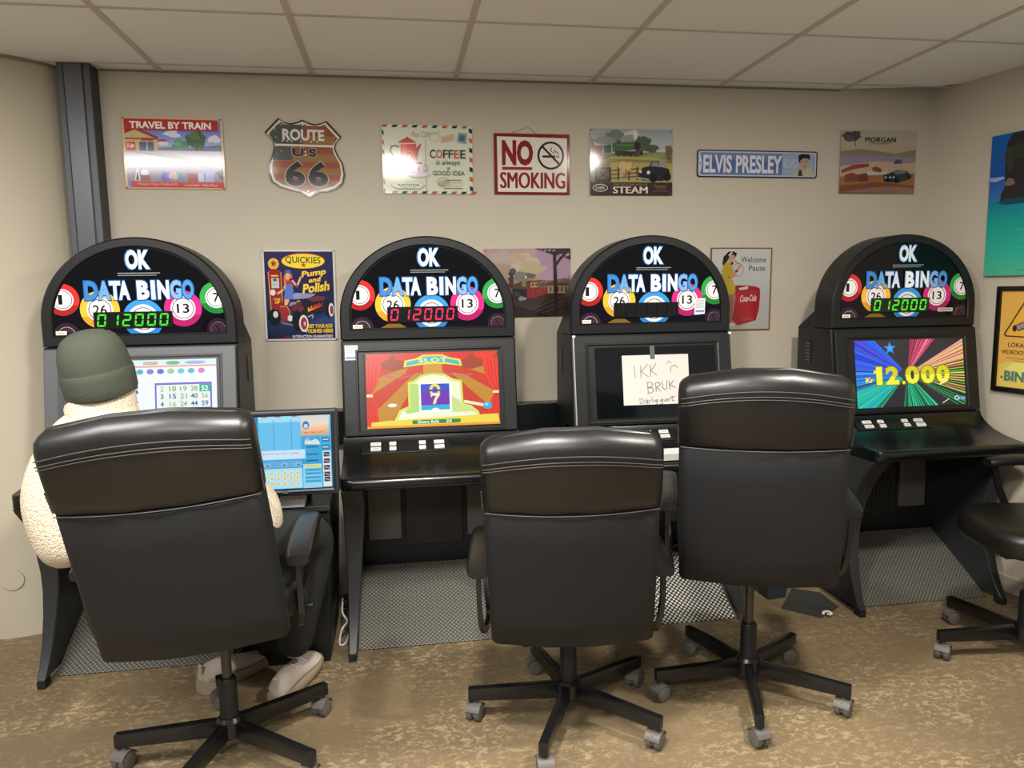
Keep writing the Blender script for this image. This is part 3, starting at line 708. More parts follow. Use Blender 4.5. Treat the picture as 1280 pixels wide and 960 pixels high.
for k, y in enumerate((676, 697, 716, 738, 758)):
    c.rect(1050, y-8, 1134, y+8, '#e6e07a' if k == 0 else '#3fb0dc'); c.line([(1058, y), (1126, y)], 3, '#2a7a9c' if k else '#9c9440')
c.rect(1144, 596, 1186, 790, '#dce6ec')
for y in (616, 652, 688, 724, 752): c.rect(1149, y-14, 1180, y+12, '#3a3140'); c.line([(1154, y-4), (1176, y+4)], 4, '#c8b8c0')
c.rect(808, 582, 1056, 634, '#a4d4f2'); c.rect(812, 586, 1052, 630, '#c4e2f6'); c.text('Sett inn kort for å spille', 838, 596, 1022, 608, '#d8524a', bold=.01)
c.rect(826, 640, 1034, 678, '#5aa8d8')
for x in (860, 945, 1018): c.ell(x, 662, 20, 9, '#8fb8cc'); c.ell(x, 664, 9, 5, '#4a7c9c')
c.rect(830, 682, 1036, 790, '#a6dcf2')
for r in range(3):
    for k in range(6): c.ell(848+k*33, 708+r*28, 11, 11, '#f1dfa6'); c.ell(848+k*33, 708+r*28, 6, 6, '#d9b06a')
c.ell(806, 762, 20, 24, '#28c47a')
c.done('touch_screen', SCREEN, mon, (0, -.0475, .002))
link('maker_badge', B(-.010, .010, -.0505, -.048, -.138, -.128), mat('badge_grey', '#55585d', .4), mon)
link('card_reader', B(-.045, .05, -.03, .04, .622, .650, bev=.006), WHITEPL, t)

# ---------------------------------------------------------------- tin signs and pictures on the walls
def tin(name, c, X, Z, label, cat='sign', rotz=0, screws=True, rim=None, roll=0, mat_=None, group='tin signs on the back wall'):
    o = c.done(name, mat_ or PRINT, None, (X, WY-.0075, Z), (0, roll, 0)); tag(o, label, cat, group)
    return o
def corners(c, x0, y0, x1, y1, r, col='#5a5048'):
    for x in (x0, x1):
        for y in (y0, y1): c.ell(x, y, r, r, col, 10)

# railway station sign
c = Canvas(.393, .286, (85, 120, 1135, 855)); c.slab(.003, '#d2b894'); c.rect(85, 120, 1135, 855, '#d2b48c')
c.rect(112, 140, 1112, 838, '#7a86c8')
c.vgrad(112, 240, 1112, 480, [(0, '#6d78c4'), (.5, '#8d98d6'), (1, '#c3c6de')])
for x, y, a, b in ((590, 285, 75, 32), (640, 300, 45, 25), (1040, 335, 70, 38), (500, 385, 60, 22)): c.blob(x, y, a, b, '#d9d6e6', seed=2)
c.poly([(112, 450), (600, 420), (760, 430), (1112, 390), (1112, 480), (112, 480)], '#5d6a8c')
c.blob(680, 400, 85, 55, '#4f8a66'); c.blob(655, 385, 40, 26, '#6fa57e'); c.blob(850, 345, 105, 90, '#41613f'); c.blob(830, 300, 60, 40, '#58794f'); c.rect(838, 400, 862, 470, '#5a4632')
c.rect(112, 460, 1112, 780, '#c9c1cf'); c.poly([(112, 640), (1112, 600), (1112, 780), (112, 780)], '#8d88a4')
c.poly([(112, 470), (700, 560), (1112, 640), (1112, 600), (600, 500)], '#a9a3a8')
c.poly([(112, 290), (220, 238), (445, 330), (445, 470), (112, 470)], '#c9b47c'); c.poly([(112, 240), (230, 232), (452, 318), (445, 345), (215, 250), (112, 292)], '#9c2f30')
c.rect(112, 335, 440, 350, '#8e3a34'); c.rect(120, 375, 215, 465, '#c9383a'); c.text('Lip', 132, 390, 205, 440, '#f3e9e2', bold=.03, shear=.2)
c.rect(255, 372, 405, 465, '#44507c'); c.rect(330, 372, 340, 465, '#b9b6c9'); c.rect(280, 330, 400, 362, '#a34038'); c.rect(445, 345, 535, 366, '#a23a36')
c.poly([(185, 770), (210, 650), (225, 650), (245, 770)], '#e6e0da'); c.poly([(198, 765), (214, 668), (232, 765)], '#30304a'); c.ell(295, 690, 42, 30, '#dcd8e0'); c.rect(250, 715, 345, 770, '#93383a')
for x, cl in ((490, '#5252b4'), (530, '#6a66c4'), (650, '#5b8fa4')): c.blob(x, 730, 30, 50, cl)
c.blob(590, 720, 50, 40, '#c9b6a0'); c.rect(740, 690, 840, 790, '#9d4a40'); c.rect(850, 685, 910, 785, '#c2c9ec'); c.rect(925, 680, 1020, 785, '#aab2e0'); c.poly([(1030, 680), (1112, 650), (1112, 770)], '#4b4450')
c.rect(112, 140, 1080, 252, '#b03036'); c.rect(1075, 160, 1085, 252, '#b03036'); c.rect(150, 780, 1118, 840, '#c23c3c')
c.text('TRAVEL BY TRAIN', 168, 165, 1015, 238, '#f2ece6', bold=.035)
c.text('Western Cape, Southern R.', 210, 796, 630, 824, '#e8c9b4'); c.text('Cromwell - Main Place', 705, 800, 1050, 828, '#e8c9b4')
corners(c, 100, 133, 1118, 845, 9)
tin('railway_sign', c, -.886, 1.951, 'tin sign headed TRAVEL BY TRAIN with red bands and a station', roll=R(.3))

# highway shield
c = Canvas(.327, .326, (142, 108, 848, 812))
SH = [(142, 240), (265, 110), (310, 142), (370, 155), (430, 140), (478, 118), (530, 142), (590, 155), (650, 142), (692, 122), (822, 258), (775, 315), (762, 360), (790, 430), (832, 500), (848, 600), (830, 680), (770, 730), (690, 755), (600, 765), (520, 812), (440, 765), (350, 750), (260, 725), (190, 680), (165, 600), (170, 520), (205, 430), (222, 360), (210, 310)]
inn = lambda k, dx=0, dy=0: [(495+(x-495)*k+dx, 450+(y-450)*k+dy) for x, y in SH]
c.slab(.004, '#33261f', SH); c.poly(inn(.995), '#3a2b26'); c.poly(inn(.955), '#cfc8bd'); c.poly(inn(.90), '#7b5a3c')
hw = [c.uv(p) for p in inn(.90)]
shp = inn(.90)
for k, (ya, yb) in enumerate(((170, 260), (260, 345), (360, 420), (420, 490), (490, 545), (545, 605), (605, 660), (660, 715), (715, 760))):
    xs = []
    for yy in (ya, yb):
        cr = []
        for (xa, y1), (xb, y2) in zip(shp, shp[1:]+shp[:1]):
            if (y1-yy)*(y2-yy) < 0: cr.append(xa+(xb-xa)*(yy-y1)/(y2-y1))
        xs.append((min(cr), max(cr)))
    c.poly([(xs[0][0], ya), (xs[0][1], ya), (xs[1][1], yb), (xs[1][0], yb)], ['#8d4a38', '#8a6a42'][k % 2])
c.poly([(185, 245), (262, 165), (470, 165), (480, 345), (245, 345), (215, 300)], '#48504e'); c.poly([(238, 360), (380, 360), (380, 480), (205, 480), (215, 440)], '#4b5350')
for x, y in ((235, 210), (290, 170), (240, 280), (285, 400), (245, 430)): c.star(x, y, 14, '#7e8580')
c.rect(232, 338, 745, 356, '#d6cfc4')
c.text('ROUTE', 296, 200, 672, 308, '#8a8378', bold=.05); c.text('ROUTE', 300, 204, 668, 304, '#d6d0c6', bold=.03)
for x in (298, 340, 380, 460, 552, 605): c.ell(x, 312, 7, 7, '#d6d0c6', 8)
c.text('US', 372, 366, 602, 452, '#a29a8e', bold=.05, spacing=1.5); c.text('US', 380, 372, 596, 446, '#2a2d30', bold=.03, spacing=1.5); c.ell(498, 402, 8, 8, '#ded8cc'); c.ell(498, 432, 8, 8, '#ded8cc')
for x0 in (312, 518):
    c.text('6', x0-8, 478, x0+186, 722, '#b7aea0', bold=.045); c.text('6', x0, 486, x0+178, 714, '#26282c', bold=.04)
for p in ((480, 162), (512, 756)): c.ell(*p, 10, 10, '#e6dfd2', 10)
tin('shield_sign', c, -.3605, 1.9375, 'shield-shaped tin sign reading ROUTE US 66 over faded flag stripes', roll=R(1.0))

# coffee postcard sign
c = Canvas(.390, .290, (130, 120, 1048, 828)); c.slab(.003, '#cfd0bb'); c.rect(130, 120, 1048, 828, '#ced2bd')
for k in range(9):
    x = 130+k*101; col = '#b8513f' if k % 2 == 0 else '#2b2a48'
    c.poly([(x+15, 122), (x+66, 122), (x+46, 148), (x-2 if k else 130, 148)], col)
    x += 84; c.poly([(x+15, 802), (x+66, 802), (x+46, 826), (x-2, 826)], col)
for k in range(7):
    y = 172+k*100; col = '#2b2a48' if k % 2 == 0 else '#c4593f'
    c.poly([(132, y), (150, y+14), (152, y+60), (134, y+46)], col)
    y -= 30; c.poly([(1014, y), (1046, y+14), (1046, y+60), (1014, y+46)], col)
c.rect(566, 270, 572, 800, '#9aa394')
c.text('Post Card', 430, 185, 620, 245, '#b3a18f', shear=.15); c.ring(660, 240, 60, 45, 4, '#aeb3a4'); c.line([(560, 190), (640, 210), (720, 180)], 4, '#b0b4a6')
c.poly([(730, 240), (862, 200), (862, 270), (730, 302)], '#c9aa98'); 
for k in range(3): c.line([(740, 255+k*16), (855, 220+k*16)], 4, '#b08f80')
c.poly([(905, 190), (995, 200), (985, 308), (890, 290)], '#7da2a0'); c.poly([(915, 215), (975, 222), (968, 285), (908, 272)], '#4d6a74')
c.line([(300, 350), (270, 335), (225, 345), (212, 385), (240, 440)], 12, '#6a3838')
c.poly([(318, 300), (470, 300), (478, 400), (485, 600), (340, 610), (316, 420)], '#c23524'); c.poly([(330, 310), (380, 310), (375, 600), (345, 605), (326, 420)], '#d8543c')
c.poly([(462, 370), (518, 312), (524, 322), (492, 400), (478, 490)], '#b03020'); c.poly([(290, 300), (300, 292), (345, 270), (380, 252), (420, 266), (462, 292), (468, 306)], '#bd3324'); c.poly([(300, 312), (470, 304), (468, 316), (306, 324)], '#e2bdb0'); c.ell(386, 254, 12, 8, '#b03020')
c.ring(402, 440, 45, 50, 5, '#d98a74'); c.ell(400, 450, 18, 26, '#d88a76')
c.poly([(200, 500), (350, 496), (352, 600), (335, 635), (215, 640), (200, 610)], '#c8553a'); c.ell(272, 498, 76, 20, '#d7703f'); c.line([(350, 510), (372, 540), (350, 590)], 14, '#7a3028')
c.ell(500, 632, 110, 32, '#bfb2be'); c.ell(500, 626, 80, 20, '#d9cfd8')
c.poly([(432, 510), (550, 510), (546, 580), (525, 625), (455, 625), (436, 585)], '#cfc6d0'); c.ell(491, 510, 59, 14, '#dcd4dc'); c.ell(491, 513, 48, 9, '#4a2c24'); c.ring(565, 560, 30, 34, 8, '#b8adb8'); c.ell(492, 575, 8, 26, '#b87068')
for ch, a, b, col in (('C', 610, 668, '#2c2c34'), ('O', 674, 734, '#c24a34'), ('F', 744, 792, '#2c2c34'), ('F', 800, 848, '#2c2c34'), ('E', 858, 908, '#c24a34'), ('E', 920, 974, '#2c2c34')):
    c.text(ch, a, 372, b, 458, col, bold=.01)
c.text('is always', 672, 478, 915, 540, '#3a3a40', shear=.3); c.text('a', 785, 552, 812, 576, '#3a3a40', shear=.2); c.text('GOOD IDEA', 638, 590, 962, 636, '#34343c')
c.ring(740, 706, 64, 48, 5, '#a8a296'); c.ell(738, 712, 40, 26, '#b9a896'); c.text('Coffee', 690, 690, 800, 735, '#9a8d80', rot=-.4); c.line([(770, 684), (925, 684)], 7, '#c06a54'); c.line([(745, 770), (940, 770)], 6, '#77776e'); c.text('BREWED', 820, 700, 940, 720, '#c3b6a2'); c.text('FRESH DAILY', 780, 735, 930, 752, '#c0b8a6')
c.poly([(200, 742), (270, 705), (500, 705), (556, 742), (500, 780), (270, 780)], '#b7bda8'); c.poly([(216, 742), (276, 711), (494, 711), (540, 742), (494, 774), (276, 774)], '#d3d8c4'); c.text('PLANTATION', 276, 728, 492, 752, '#3c4648', bold=.03); c.text('COFFEE HOUSE', 305, 762, 455, 774, '#6c736c'); c.text('THE', 358, 706, 398, 716, '#6c736c')
tin('coffee_sign', c, .156, 1.938, 'pale green tin sign reading COFFEE is always a GOOD IDEA', roll=R(.2))

# no smoking sign: embossed with a raised red rim
t_no = Canvas(.340, .262, (85, 133, 546, 508)); c = t_no
c.slab(.004, '#7d1f22'); c.poly([(97, 133), (534, 140), (546, 152), (543, 498), (533, 507), (100, 507), (88, 496), (85, 146)], '#761a1f')
c.poly([(103, 152), (530, 157), (528, 492), (106, 492)], '#d9d2c6')
c.text('NO', 132, 172, 322, 330, '#7f1d20', bold=.05); c.rect(132, 338, 316, 356, '#8f2426'); c.text('SMOKING', 122, 370, 516, 470, '#7f1d20', fat=3.2)
c.ell(430, 265, 82, 87, '#17171a', 56); c.ell(430, 265, 69, 74, '#d9d2c6', 56)
c.rect(378, 264, 458, 278, '#17171a'); c.rect(464, 264, 470, 278, '#17171a'); c.rect(475, 264, 481, 278, '#17171a')
c.line([(478, 256), (474, 244), (455, 240), (452, 228)], 4, '#17171a'); c.line([(462, 250), (440, 246), (428, 232), (436, 216)], 4, '#17171a')
c.line([(376, 208), (486, 322)], 13, '#17171a')
o = tin('no_smoking_sign', c, .616, 1.923, 'red rimmed NO SMOKING tin sign hung from a nail on a cord', roll=R(.2))
bm = bmesh.new(); sweep(bm, [(-.105, .002, .128), (-.02, .005, .160), (-.017, .005, .162), (.02, .005, .130)], .0008, .0008, rnd=1, n=6); link('hanging_cord', bm, mat('hanging_string', '#6d665a', .8), o)

# steam train sign
c = Canvas(.385, .290, (680, 102, 1182, 513)); c.slab(.003, '#6a5a50'); c.rect(680, 102, 1182, 513, '#9fa6ae')
c.vgrad(680, 102, 1182, 270, [(0, '#8f97a2'), (.6, '#a9b0b2'), (1, '#c9c3ae')])
for x, y, a, b, cl in ((760, 130, 70, 25, '#9c9a98'), (840, 150, 75, 38, '#6e7272'), (770, 175, 70, 26, '#81857f'), (930, 130, 45, 20, '#bfbcb6'), (905, 165, 40, 30, '#8b8d88')): c.blob(x, y, a, b, cl, seed=5)
c.poly([(945, 108), (962, 108), (968, 178), (950, 178)], '#d4d0c8')
for x, y, a, b in ((1000, 190, 50, 45), (1050, 220, 50, 25), (1010, 165, 25, 20)): c.blob(x, y, a, b, '#4c5a48', seed=1)
c.poly([(680, 262), (820, 250), (1182, 240), (1182, 440), (680, 440)], '#6d7444'); c.poly([(980, 262), (1182, 235), (1182, 270), (1000, 282)], '#7d9058'); c.poly([(800, 272), (1100, 275), (1182, 300), (1182, 430), (800, 440)], '#a59a5c')
c.poly([(684, 215), (688, 150), (706, 205)], '#b2452c'); c.rect(684, 205, 756, 262, '#7d4436'); c.rect(690, 225, 745, 262, '#5a362e'); c.blob(1160, 240, 22, 45, '#6b5a44')
c.poly([(760, 205), (805, 198), (810, 248), (764, 254)], '#2f4a30'); c.poly([(812, 200), (830, 186), (968, 178), (985, 205), (985, 225), (815, 245)], '#3b5f38'); c.rect(838, 196, 945, 204, '#5d8250'); c.ell(966, 206, 20, 26, '#262a26'); c.rect(830, 238, 1000, 262, '#2a2524'); c.rect(840, 172, 862, 190, '#2f4a30')
for k in range(4): c.ell(852+k*36, 255, 17, 15, '#3a302e')
c.ell(965, 248, 20, 18, '#4a4242'); c.rect(720, 262, 778, 300, '#7a4c3c')
c.poly([(680, 300), (840, 285), (1182, 296), (1182, 312), (840, 304), (680, 330)], '#83774e')
c.rect(710, 340, 806, 428, '#2c241e'); c.rect(722, 352, 792, 416, '#6a5a40'); c.line([(722, 416), (792, 352)], 6, '#2c241e'); c.line([(722, 352), (792, 416)], 6, '#2c241e')
for y in (360, 385, 408): c.line([(806, y), (975, y-14)], 6, '#4a3a2c')
for x in (850, 915, 965): c.rect(x-4, 335, x+4, 420, '#4a3a2c')
c.blob(892, 335, 40, 36, '#c9a870'); c.ell(868, 372, 10, 34, '#b59a86'); c.ell(898, 380, 9, 30, '#9a6a5c')
c.poly([(975, 372), (1000, 340), (1040, 330), (1052, 302), (1100, 300), (1110, 335), (1160, 345), (1172, 400), (1120, 422), (1000, 420), (972, 400)], '#23252e'); c.poly([(1048, 330), (1058, 306), (1096, 304), (1100, 334)], '#79808a'); c.rect(1100, 285, 1140, 335, '#8d8f84')
c.ell(1064, 405, 22, 26, '#15161a'); c.ell(1150, 395, 24, 28, '#15161a'); c.ell(1034, 370, 10, 12, '#d8d4c8'); c.ell(985, 365, 7, 9, '#d8d4c8'); c.line([(960, 402), (1035, 415)], 8, '#9aa0a4')
c.rect(680, 432, 1182, 513, '#3a2b2a'); c.text('STEAM', 818, 460, 1028, 502, '#d9cfc2', fat=2); c.text('THE GOLDEN AGE OF', 820, 440, 1028, 454, '#9a8670')
c.ell(740, 468, 46, 24, '#c9c0b4'); c.ell(740, 468, 41, 19, '#3a2b2a'); c.text('LNER', 712, 459, 768, 477, '#c9c0b4', bold=.02); c.text('To & From', 1074, 450, 1142, 466, '#93806c'); c.text('THE NORTH', 1080, 472, 1140, 480, '#77685c'); c.text('SCENIC COAST', 1062, 484, 1155, 492, '#77685c')
corners(c, 688, 110, 1174, 506, 4)
tin('steam_sign', c, 1.073, 1.936, 'tin sign reading STEAM with a green locomotive and dark car')

# street name sign
c = Canvas(.595, .122, (50, 162, 690, 308))
def rr(x0, y0, x1, y1, r, n=6):
    o = []
    for cx_, cy_, a0 in ((x1-r, y1-r, 0), (x0+r, y1-r, 90), (x0+r, y0+r, 180), (x1-r, y0+r, 270)):
        for k in range(n+1): a = R(a0+90*k/n); o.append((cx_+r*math.cos(a), cy_+r*math.sin(a)))
    return o
c.slab(.003, '#1b1e30', rr(50, 162, 690, 308, 14)); c.poly(rr(50, 162, 690, 308, 14), '#1a1d2e'); c.poly(rr(56, 168, 684, 302, 11), '#aeb6c4'); c.poly(rr(66, 176, 674, 294, 8), '#5f74a4')
c.vgrad(70, 178, 670, 292, [(0, '#6d82ae'), (.5, '#4c639a'), (1, '#5a70a2')]); c.rect(500, 178, 670, 292, '#93a0ba')
c.poly([(60, 176), (70, 196), (76, 235), (70, 275), (60, 294)], '#c6cbd4'); c.ell(67, 236, 4, 6, '#6a728a', 10)
c.text('ELVIS PRESLEY', 82, 188, 498, 285, '#d3d6dc', bold=.03); c.text('BLVD', 508, 206, 580, 252, '#b3bccd')
c.poly([(560, 294), (582, 268), (604, 250), (640, 250), (664, 266), (674, 294)], '#b7a890'); c.poly([(592, 225), (596, 196), (640, 194), (645, 230), (632, 262), (614, 268), (598, 252)], '#a89684')
c.poly([(588, 218), (586, 184), (606, 176), (640, 177), (650, 190), (648, 214), (638, 200), (612, 200), (598, 212), (597, 226)], '#1f1c20'); c.line([(606, 216), (616, 215)], 3, '#2a2426'); c.line([(626, 215), (636, 216)], 3, '#2a2426'); c.line([(614, 246), (630, 245)], 3, '#6a4c44'); c.line([(621, 220), (620, 234)], 2.5, '#84705f'); c.poly([(604, 262), (612, 296), (586, 296), (590, 262)], '#3a3032')
tin('street_sign', c, 1.683, 1.935, 'long narrow blue street sign ending in BLVD with a dark-haired portrait', roll=R(.2))

# vintage motoring sign
c = Canvas(.392, .290, (805, 52, 1218, 392)); c.slab(.003, '#a8937c'); c.rect(805, 52, 1218, 392, '#b7a892')
c.vgrad(805, 52, 1218, 200, [(0, '#a8a593'), (.5, '#b0a28e'), (1, '#a78f82')])
c.blob(865, 80, 50, 26, '#4c4644', seed=3); c.blob(850, 95, 28, 16, '#5a5450', seed=4); c.line([(880, 90), (886, 135)], 4, '#4c4644')
c.poly([(805, 165), (900, 150), (1000, 158), (1100, 175), (1218, 150), (1218, 210), (805, 215)], '#7d7a66'); c.poly([(805, 195), (960, 185), (1218, 190), (1218, 240), (805, 250)], '#8a7c8c'); c.poly([(805, 245), (1000, 215), (1218, 225), (1218, 300), (805, 310)], '#b29c84'); c.blob(1010, 285, 60, 20, '#b9b3a8')
c.poly([(805, 300), (1218, 280), (1218, 392), (805, 392)], '#94643f'); c.poly([(805, 350), (1000, 330), (1218, 345), (1218, 392), (805, 392)], '#7d4a34'); c.poly([(805, 385), (1060, 350), (1218, 362), (1218, 392)], '#8a6a5a')
c.poly([(812, 265), (880, 235), (960, 228), (962, 246), (890, 258), (815, 282)], '#8f3a30'); c.poly([(830, 292), (870, 278), (905, 290), (905, 325), (835, 330)], '#7a4430'); c.poly([(905, 290), (950, 280), (962, 300), (960, 325), (905, 328)], '#6f3a2c'); c.poly([(978, 250), (1005, 244), (1035, 260), (1030, 276), (985, 270)], '#7a4a38')
c.poly([(1042, 290), (1070, 282), (1120, 262), (1170, 266), (1200, 290), (1195, 310), (1130, 332), (1048, 326)], '#2f343e'); c.poly([(1100, 272), (1150, 262), (1172, 276), (1110, 288)], '#6d747c'); c.ell(1070, 318, 12, 13, '#1c1e24'); c.ell(1118, 320, 13, 14, '#1c1e24'); c.ell(1182, 300, 11, 13, '#1c1e24')
for x in (1056, 1080, 1100): c.ell(x, 303, 6, 6, '#b7b2a6', 10)
c.poly([(1098, 215), (1115, 204), (1140, 206), (1146, 226), (1100, 230)], '#47506e')
c.text('MORGAN', 936, 86, 1102, 112, '#3a3c42', fat=1.6, spacing=1.15); c.text('CAR COMPANY', 962, 116, 1076, 124, '#6a6660', bold=.02)
tin('motoring_sign', c, 2.293, 1.949, 'faded tin sign reading MORGAN with cars on sand, near the right wall')

# hot rod sign
c = Canvas(.303, .390, (122, 88, 832, 918)); c.slab(.004, '#c3c0b8'); c.rect(122, 88, 832, 918, '#c9c7c2'); c.rect(140, 106, 812, 902, '#26264a')
c.vgrad(140, 106, 812, 902, [(0, '#2d2b52'), (.5, '#20224a'), (.8, '#22305c'), (1, '#1c1c38')])
c.poly([(540, 760), (700, 700), (812, 690), (812, 770)], '#2c3d70')
c.ell(520, 190, 214, 72, '#b0342c'); c.ell(520, 193, 210, 66, '#e8d33c'); c.text('QUICKIES', 348, 152, 690, 222, '#1e1c26', bold=.01, rot=.03); c.star(522, 228, 26, '#b8322c')
c.ell(230, 216, 52, 50, '#e4c44a'); c.ell(230, 216, 42, 40, '#d8a838'); c.star(230, 214, 34, '#8a2f2a')
c.poly([(168, 290), (200, 262), (270, 262), (302, 290), (306, 660), (180, 660)], '#8f2426'); c.line([(176, 292), (188, 640)], 6, '#d8b04a'); c.line([(298, 292), (302, 560)], 6, '#d8b04a'); c.rect(200, 318, 270, 330, '#e4c44a'); c.rect(202, 345, 276, 436, '#b9bcc2'); c.ell(238, 362, 20, 14, '#5a5c66'); c.line([(212, 400), (262, 404)], 4, '#7a7c84'); c.ell(212, 476, 26, 28, '#d2cfca'); c.text('TUNE', 214, 528, 282, 548, '#e4b83a', bold=.04); c.text('UP', 228, 552, 276, 578, '#e4b83a', bold=.05)
# pump attendant figure
c.blob(352, 345, 28, 40, '#c86a3c'); c.poly([(330, 300), (345, 274), (385, 272), (400, 296), (375, 304)], '#4c62a4'); c.ell(366, 330, 24, 30, '#e0a484'); c.blob(338, 372, 20, 30, '#c86a3c'); c.blob(396, 330, 12, 24, '#c86a3c')
c.line([(340, 400), (320, 450), (258, 486)], 20, '#dca080'); c.line([(408, 370), (450, 420), (490, 340)], 20, '#dca080'); c.poly([(338, 400), (352, 372), (392, 365), (425, 400), (412, 440), (345, 440)], '#a4343a'); c.poly([(342, 405), (400, 400), (416, 470), (420, 540), (318, 535), (330, 460)], '#5672bc'); c.poly([(322, 535), (372, 540), (352, 590), (318, 590)], '#dca080')
for s_, x0, y0, x1, y1, sh in (('Pump', 500, 272, 742, 340, .25), ('and', 570, 340, 685, 382, .3), ('Polish', 508, 388, 772, 474, .25)):
    c.text(s_, x0-4, y0-3, x1+4, y1+5, '#8a4a1c', bold=.045, shear=sh, rot=-.12); c.text(s_, x0, y0, x1, y1, '#ecc64a', bold=.035, shear=sh, rot=-.12)
# open hot rod
c.poly([(405, 505), (430, 480), (620, 490), (628, 500), (560, 530), (420, 540)], '#8a8fb4'); c.poly([(560, 535), (640, 508), (735, 520), (700, 560), (580, 570)], '#74303c')
c.poly([(400, 540), (520, 545), (620, 560), (740, 545), (760, 590), (700, 660), (560, 700), (470, 690)], '#22222a'); c.poly([(545, 600), (600, 580), (700, 562), (685, 620), (560, 668)], '#17151a')
for k in range(5): c.poly([(548+k*26, 660-k*9), (552+k*26, 606-k*8), (572+k*27, 632-k*10), (590+k*27, 590-k*7), (582+k*27, 640-k*10)], ['#e8a83a', '#e07a2c', '#d85428', '#c8402a', '#b83a2a'][k])
c.blob(430, 585, 55, 30, '#8d8890', rough=.5); c.blob(450, 610, 60, 40, '#6a2c34', rough=.4); c.poly([(275, 605), (340, 598), (368, 640), (372, 740), (285, 735)], '#9a2f30'); c.line([(280, 605), (342, 600), (372, 650), (368, 690)], 9, '#d8893a')
c.blob(215, 700, 60, 75, '#14141c', rough=.1); c.ell(230, 676, 24, 30, '#cfcdd2'); c.ell(372, 712, 26, 28, '#dcdade'); c.poly([(270, 735), (400, 770), (420, 790), (290, 765)], '#6a6c78')
c.ell(440, 740, 52, 90, '#15151b'); c.ell(505, 762, 52, 84, '#1a1a20'); c.ell(503, 762, 46, 78, '#dedcd8'); c.ell(505, 762, 32, 58, '#8f2c36'); c.ell(512, 764, 12, 22, '#c9a8a8')
c.ell(758, 632, 40, 74, '#1a1a20'); c.ell(780, 638, 26, 62, '#dedcd8'); c.ell(784, 640, 16, 42, '#8f2c36'); c.line([(550, 700), (600, 680), (590, 715)], 12, '#9c9aa4')
c.text('GET YOUR ROD', 546, 768, 788, 804, '#d8b43c', bold=.05); c.text('POLISHED HERE!', 522, 812, 790, 850, '#d8b43c', bold=.05); c.text('SATISFACTION GUARANTEED!', 385, 868, 788, 894, '#c4c2ca', bold=.04); c.text('100%', 290, 876, 372, 894, '#7a2c34', bold=.03)
corners(c, 132, 98, 820, 908, 6)
tin('hot_rod_sign', c, -.410, 1.362, 'navy tin sign reading QUICKIES Pump and Polish with a hot rod', roll=R(.4))

# locomotive picture behind the machines
c = Canvas(.395, .305, (95, 103, 1120, 905)); c.slab(.003, '#8a6a64'); c.rect(95, 103, 1120, 905, '#a98a86')
c.vgrad(95, 103, 1120, 520, [(0, '#b08c8e'), (.35, '#a98a8c'), (.7, '#a2927e'), (1, '#8f8570')])
c.poly([(700, 103), (1120, 103), (1120, 470), (780, 470)], '#9c8294')
for x, y, a, b, cl in ((290, 210, 120, 90, '#a79a92'), (560, 260, 170, 110, '#b2a688'), (660, 330, 160, 70, '#aa9c7e'), (480, 220, 110, 60, '#b09a84'), (300, 340, 110, 70, '#a08c76')): c.blob(x, y, a, b, cl, seed=8)
c.poly([(95, 480), (400, 520), (760, 470), (900, 480), (1040, 450), (1120, 470), (1120, 905), (95, 905)], '#6d5a50'); c.poly([(95, 620), (700, 640), (1120, 610), (1120, 905), (95, 905)], '#3e3430')
for k in range(6): c.line([(420+k*60, 905), (1120, 640+k*26)], 8, ['#564a46', '#2c2424'][k % 2])
c.poly([(95, 760), (420, 760), (900, 905), (95, 905)], '#2e2625')
c.blob(560, 430, 130, 55, '#77726e', seed=4); c.blob(640, 420, 60, 24, '#5c5654', seed=5)
c.poly([(380, 400), (400, 345), (440, 328), (470, 350), (462, 398), (435, 420), (430, 560), (395, 560), (400, 420)], '#37343a'); c.ell(430, 365, 36, 34, '#4d4c56')
c.poly([(340, 470), (380, 440), (440, 440), (445, 540), (360, 545)], '#5e3028'); c.ell(362, 485, 26, 36, '#8d857c')
c.poly([(430, 530), (520, 490), (620, 480), (745, 480), (740, 560), (620, 620), (430, 600)], '#4c4430'); c.rect(540, 482, 590, 550, '#8a7444'); c.poly([(610, 476), (750, 482), (748, 506), (612, 500)], '#7a2a2a'); c.rect(640, 500, 730, 560, '#a08868'); c.rect(656, 510, 680, 545, '#5c3a30'); c.rect(700, 510, 722, 545, '#5c3a30')
c.poly([(590, 560), (840, 560), (838, 640), (600, 690)], '#7d2f28'); c.poly([(420, 570), (600, 580), (600, 720), (440, 690)], '#2c2a2a')
for x in (640, 700): c.ring(x, 630, 44, 48, 10, '#8a3a30')
c.blob(540, 690, 50, 25, '#83868a', seed=6); c.blob(480, 640, 40, 30, '#3a3c3c', seed=7); c.ell(585, 436, 10, 16, '#c9c4bc')
c.poly([(750, 520), (920, 490), (1120, 520), (1120, 545), (760, 540)], '#54403a'); c.rect(845, 545, 1085, 632, '#8f7e60'); 
for k in range(5): c.rect(870+k*45, 556, 890+k*45, 612, '#4a3a30')
c.poly([(700, 103), (1120, 103), (1120, 240), (1030, 195), (900, 170)], '#3b3130'); 
for k in range(4): c.poly([(760+k*52, 118), (790+k*52, 112), (770+k*52, 140), (745+k*52, 136)], '#9c8294')
for k in range(2): c.poly([(970+k*90, 180-k*10), (1010+k*90, 165-k*10), (1040+k*70, 185), (990+k*70, 205)], '#93808c')
c.poly([(912, 150), (950, 150), (968, 905), (925, 905)], '#332a28'); c.line([(945, 300), (1000, 220), (1075, 150)], 26, '#332a28')
c.ell(120, 126, 8, 8, '#4a3c38', 8)
tin('locomotive_picture', c, .589, 1.4025, 'dusky picture of an old locomotive at a platform, partly behind a machine', 'picture')

